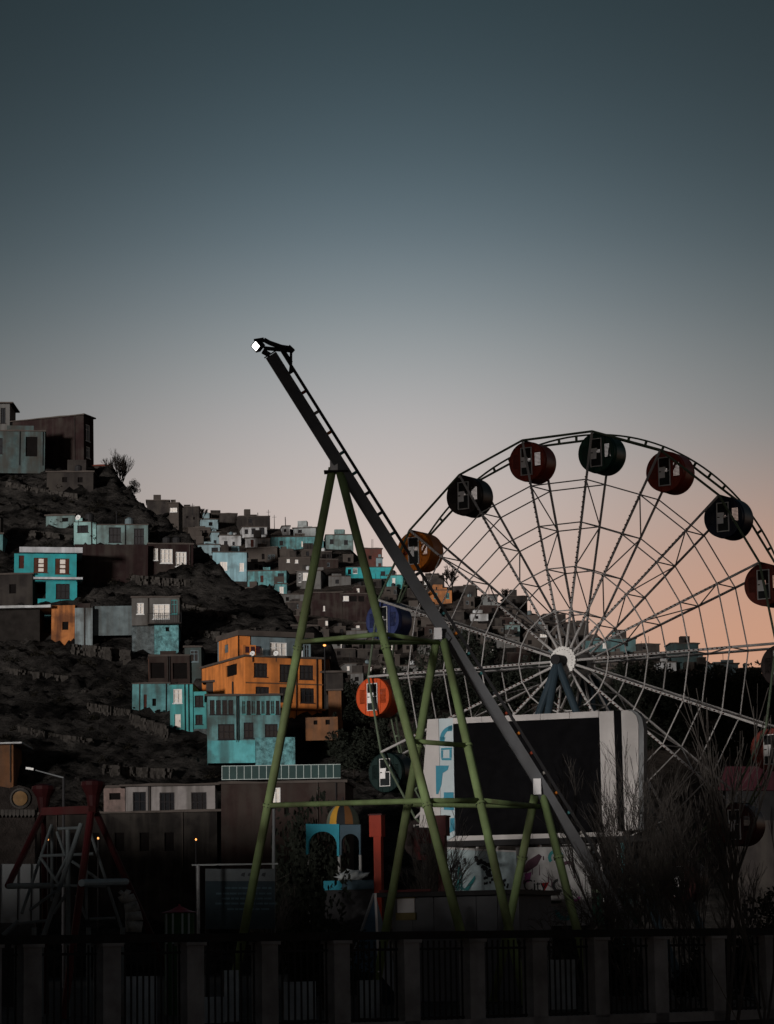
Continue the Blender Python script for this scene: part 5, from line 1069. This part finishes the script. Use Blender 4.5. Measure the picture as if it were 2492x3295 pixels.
# white map boards behind the ride
wb = frame_of(-60, 88, 130, 88.3); wbo = thing('banner_board', 'white printed banner board behind the red ride frame', 'banner', wb.O, wb.ang)
M_ban = mat('white_banner', (0.235,0.255,0.27), 0.7, 0.10, 1.0, patch=0.75); MATS['white_banner'].node_tree
for x0, x1 in ((-60,-1),(0,57),(58,127)): flat(wbo, wb, [(x0,2970),(x1,2970),(x1,2781),(x0,2781)], 0, 0.05, M_ban, 'panel')
for px in (-1, 57, 100): u, _ = wb.at(px, 2970); MB().mm(u-0.02, u+0.02, -0.05, -0.01, 0, wb.at(px, 2781)[1]).build('batten', DARKM, wbo)
# dark carved fairground front at the left edge with a round medallion
cf = frame_of(-60, 97, 140, 97); cfo = thing('fairground_front', 'dark carved fairground front with a round yellowish medallion at the left edge', 'facade', cf.O, cf.ang)
flat(cfo, cf, [(-60,2790),(112,2790),(112,2625),(122,2590),(112,2548),(90,2535),(60,2527),(30,2536),(0,2530),(-60,2536)], 0, 0.5, mat('dark_carved_wood', (0.020,0.017,0.016), 0.8, 0.5, 3, bump=0.1), 'front')
MB().mm(cf.at(-60,2790)[0], cf.at(112,2790)[0], 0.05, 0.45, 0, cf.at(0,2790)[1]).build('base', DARKM, cfo)
for i in range(14): u0, z0 = cf.at(-58+i*12.3, 2628); u1, z1 = cf.at(-58+i*12.3+11, 2606); MB().prism([(u0,z0+0.06),(u0+(u1-u0)*0.5,z0-0.04),(u1,z0+0.06),(u1,z1),(u0,z1)], -0.12, -0.01).build('valance_tile', mat('grey_carving', (0.045,0.042,0.04), 0.8, 0.4, 3), cfo)
u, z = cf.at(66, 2570); MB().lathe([(0.36,0),(0.36,0.06),(0.30,0.09),(0.28,0.03)], (u,-0.01,z), 24, Vector((0,-1,0)).to_track_quat('Z','Y')).build('medallion_ring', mat('grey_carving', (0.045,0.042,0.04)), cfo)
MB().lathe([(0.25,0.0),(0.25,0.08),(0.1,0.11)], (u,-0.02,z), 24, Vector((0,-1,0)).to_track_quat('Z','Y')).build('medallion', mat('ochre_medallion', (0.14,0.085,0.04), 0.6, 0.3, 3), cfo)
# pale rearing carousel figure
st = thing('statue', 'pale weathered animal statue right of the red ride leg', 'statue', foot(425, 78)); o0 = st.location
def sp_(px, py): return P(px, py, 78) - o0
sm = MB(); pts = [(402,2903,0.10),(392,2882,0.13),(400,2873,0.12),(412,2882,0.16),(420,2905,0.19),(428,2935,0.22),(432,2965,0.25),(430,3000,0.22)]
for (x0,y0,r0),(x1,y1,r1) in zip(pts, pts[1:]): sm.tube(sp_(x0,y0), sp_(x1,y1), r0, r1, 12)
sm.tube(sp_(412,2876), sp_(410,2868), 0.05, 0.01, 6); sm.build('body', mat('pale_statue', (0.16,0.17,0.17), 0.7, 0.6, 4), st, smooth=True)
MB().lathe([(0.55,0),(0.55,0.4),(0.4,0.55),(0.3,0.9)], (sp_(430,2990).x,0,0), 14).build('plinth', mat('grey_concrete', (0.2,0.2,0.2)), st)
# small lit bulbs low on the left
M_lamp = mat('warm_bulb', (1.0,0.42,0.12), 0.4, 0.02, 1, emit=1.6)
for lab, px, py, D in (('small lit warm bulb inside the red ride frame', 154, 2700, 96), ('small lit warm bulb right of the red ride leg', 316, 2696, 96), ('small lit warm bulb left of the notice board', 631, 2700, 96)):
    p = P(px, py, D); l_ = thing('lamp', lab, 'lamp', (p.x, p.y, 0)); MB().tube((0,0,0), (0,0,p.z-0.06), 0.035, 0.025, 6).build('pole', DARKM, l_); MB().lathe([(0.01,0),(0.03,0.02),(0.035,0.05),(0.01,0.08)], (0,0,p.z-0.06), 10).build('bulb', M_lamp, l_)
p = P(1045, 2077, 262); gnd = 25
slm = thing('lamp', 'tiny lit orange lamp right of the orange house', 'lamp', (p.x, p.y, p.z-4)); MB().tube((0,0,-2), (0,0,3.9), 0.06, n=6).build('pole', DARKM, slm); MB().lathe([(0.02,3.9),(0.14,3.95),(0.14,4.05),(0.03,4.12)], n=10).build('bulb', M_lamp, slm)
# street lamp reaching out at left
sa, sb = P(96,2474,150), P(205,2503,150); sl_ = thing('street_lamp', 'pale street lamp head on a long thin arm at the left', 'street lamp', (sb.x, sb.y, 0))
MB().tube((0,0,0), (0,0,sb.z), 0.10, 0.07, 8).build('pole', DARKM, sl_); MB().tube((0,0,sb.z), (sa.x-sb.x+0.3,0,sa.z-0.08), 0.045, 0.03, 8).build('arm', mat('dull_steel', (0.13,0.14,0.15)), sl_); MB().box((sa.x-sb.x,0,sa.z), (0.42,0.2,0.12), Matrix.Rotation(R(10),3,'Y')).build('lamp_head', DISHM, sl_)
# building with dark red roof at the right edge, behind the branches
rr_ = frame_of(2320, 170, 2560, 168); rro = thing('red_roofed_building', 'low building with a dull red roof behind branches at the right', 'building', rr_.O, rr_.ang)
flat(rro, rr_, [(2335,2640),(2560,2640),(2560,2545),(2335,2545)], 0, 6, mat('dim_grey_wall', (0.014,0.014,0.015), 0.9, 0.3), 'wall'); flat(rro, rr_, [(2318,2545),(2560,2545),(2560,2468),(2345,2468)], -0.5, 6, mat('dull_red_roof', (0.032,0.010,0.014), 0.8, 0.3, 1), 'roof'); MB().mm(rr_.at(2335,2640)[0], rr_.at(2560,2640)[0], 0.1, 6, 0, rr_.at(2400,2640)[1]).build('base', MUDD, rro)
wr_ = P(2345, 2385, 300); house('pale ruined white wall among trees at the right', (2340,2355,2400,2395), WHT, [(2362,2366,2376,2380,'o')], near=False, dep=4, name='ruined_wall', cat='wall', roof=None, below=0.5)

# ------------------------------------------------------------------ foreground fence
FA, FB = foot(-80, 54.5), foot(2560, 67.0)
fd = (FB-FA); FL = fd.length; fdir = fd/FL; fang = math.atan2(fdir.y, fdir.x)
fe = thing('fence', 'dark iron bar fence with concrete pillars along the bottom', 'fence', FA, fang)
M_pil = mat('dull_concrete_pillar', (0.20,0.20,0.205), 0.95, 0.35, 1.5, 0.4); M_bar = mat('dull_iron_bar', (0.018,0.018,0.019), 0.7, 0.2)
pil = []
fpl = Plane(FA, fang)
for px in (-40, 90, 345, 614, 853, 1085, 1310, 1520, 1722, 1920, 2112, 2298, 2470): pil.append(fpl.at(px, 3150)[0])
zr = 2.10
for i, u in enumerate(pil):
    w = 0.40; MB().mm(u-w/2, u+w/2, -w/2, w/2, 0, 1.86).build('pillar', M_pil, fe); MB().mm(u-w/2-0.04, u+w/2+0.04, -w/2-0.04, w/2+0.04, 1.862, 1.93).build('pillar_cap', M_pil, fe)
bmesh_bar = MB().box((0,0,1.02), (0.03,0.03,1.76)); proto = None
for a, b in zip(pil, pil[1:]):
    n = max(3, int((b-a-0.5)/0.13))
    for k in range(n):
        u = a+0.27+(b-a-0.54)*k/(n-1)
        if proto is None: proto = bmesh_bar.build('bar', M_bar, fe); o = proto
        else: o = proto.copy(); C.objects.link(o); o.parent = fe
        o.location = (u,0,0)
    MB().mm(a+0.24, b-0.24, -0.025, 0.025, 0.24, 0.29).build('rail', M_bar, fe); MB().mm(a+0.24, b-0.24, -0.025, 0.025, 1.70, 1.75).build('rail', M_bar, fe)
MB().mm(0, FL, -0.16, 0.16, 1.935, zr).build('top_beam', mat('dark_top_beam', (0.022,0.021,0.021), 0.9, 0.3, 2), fe)
MB().mm(0, FL, -0.2, 0.2, 0, 0.22).build('plinth', M_pil, fe)
# ------------------------------------------------------------------ bare trees in and behind the fence
BT_ = [('bare_tree','tall thin bare tree at the right with shoots against the sunset', 2350, 60, 9.0, 31, 3, 0.15, 3, 0.9),
       ('bare_tree','bare tree at the right edge with long upright shoots', 2462, 57, 6.6, 32, 3, 0.2, 3, 0.8),
       ('bare_tree','bare bushy tree in front of the white end of the screen', 2030, 90, 8.2, 33, 6, 0.26, 5, 0.6),
       ('bare_tree','bare tree between screen and right wheel rim', 2200, 76, 5.6, 34, 4, 0.28, 5, 0.6),
       ('bare_tree','bare forked tree before the left wing of the screen', 1395, 98, 7.6, 35, 4, 0.30, 5, 0.4),
       ('bare_tree','wispy bare tree right of the City poster', 2105, 84, 6.4, 51, 5, 0.30, 5, 0.5),
       ('bare_tree','wispy bare tree in front of the lower right wheel', 2275, 68, 6.0, 52, 4, 0.28, 5, 0.6),
       ('bare_tree','thin bare tree behind the fence in the lower right corner', 2400, 72, 5.0, 54, 3, 0.30, 4, 0.5),
       ('bare_tree','bare dark tree left of the domed pavilion', 890, 102, 5.6, 36, 4, 0.40, 4, 0.3)]
for nm, lab, px, D, h, sd_, n0, spd, lv, up in BT_: bare_tree(nm, lab, foot(px, D), h, sd_, n0=n0, spread=spd, levels=lv, up=up, r0=h*0.0048, lean=0.2, kids=(2,3), m=mat('grey_twig_bark', (0.055,0.05,0.047), 0.95, 0.4, 3))
bare_tree('willow_tree', 'drooping bare willow in front of the City poster', foot(1880, 90), 5.2, 41, n0=4, spread=0.45, levels=4, up=0.0, droop=0.9, r0=0.04, lean=0.35, m=MATS['grey_twig_bark'], kids=(3,4))
for i, (px, D, h, w, lab) in enumerate(((972,106,5.0,3.2,'dark round tree covering the left of the cyan pavilion'),(1000,120,7.2,2.8,'dark tree behind the striped dome'),(2290,74,1.9,2.6,'low dark bush under the right bare trees'),(1990,92,1.9,2.2,'low dark bush right of the City poster'),(1040,84,2.4,2.2,'low dark bush in front of the cyan pavilion'),(2490,80,3.0,3.0,'dark bush cut by the right edge'))):
    leafy_tree('bush', lab, foot(px, D), h, w, 'round', k=i)
wl = thing('twig', 'thin pale twig leaning across the fence at the right', 'twig', foot(2400, 50)); MB().tube((0,0,0), P(2108+100,2960,52)-wl.location, 0.012, 0.004, 5).build('stem', BARK, wl)

# unseen tall pines, added only to shade the tops of wheel and tower
for i in range(10):
    if i < 6: x, y, th = -45 + i*5.0, 58, 17.5
    else: x, y, th = -31 + (i-6)*4.4, 44, 13.2
    leafy_tree('shade_pine', 'tall pine with a high dark crown, added unseen left of the viewpoint for its shade', (x, y+2*math.sin(i*2.1), 0), 33, 10, 'round', 'added shade pines left of the viewpoint', i, trunk_h=th)
for i, (lab, px, D, w, h, z0) in enumerate((('pale panel seen through the fence, second bay from the left', 455, 66, 0.75, 1.1, 0.1), ('narrow pale panel behind the fence under the notice board', 745, 67, 0.35, 1.2, 0.1), ('pale low panel behind the fence left of the green leg foot', 690, 66, 0.5, 0.6, 0.1), ('pale slatted panel behind the fence under the cyan pavilion', 965, 68, 0.8, 0.9, 0.1), ('pale panel behind the fence below the blue slide', 1190, 69, 0.6, 0.9, 0.1), ('pale sheet behind the fence under the City poster', 1810, 75, 0.8, 1.3, 0.1))):
    t_ = thing('panel_board', lab, 'panel', foot(px, D), R(20)); MB().mm(-w/2, w/2, 0, 0.04, z0, z0+h).build('sheet', mat('worn_white_sheet', (0.30,0.33,0.35), 0.7, 0.3, 1.5, 0.5), t_)
    for sx in (-1, 1): MB().mm(sx*w*0.45-0.03, sx*w*0.45+0.03, 0.041, 0.10, 0, z0+h).build('post', DARKM, t_)
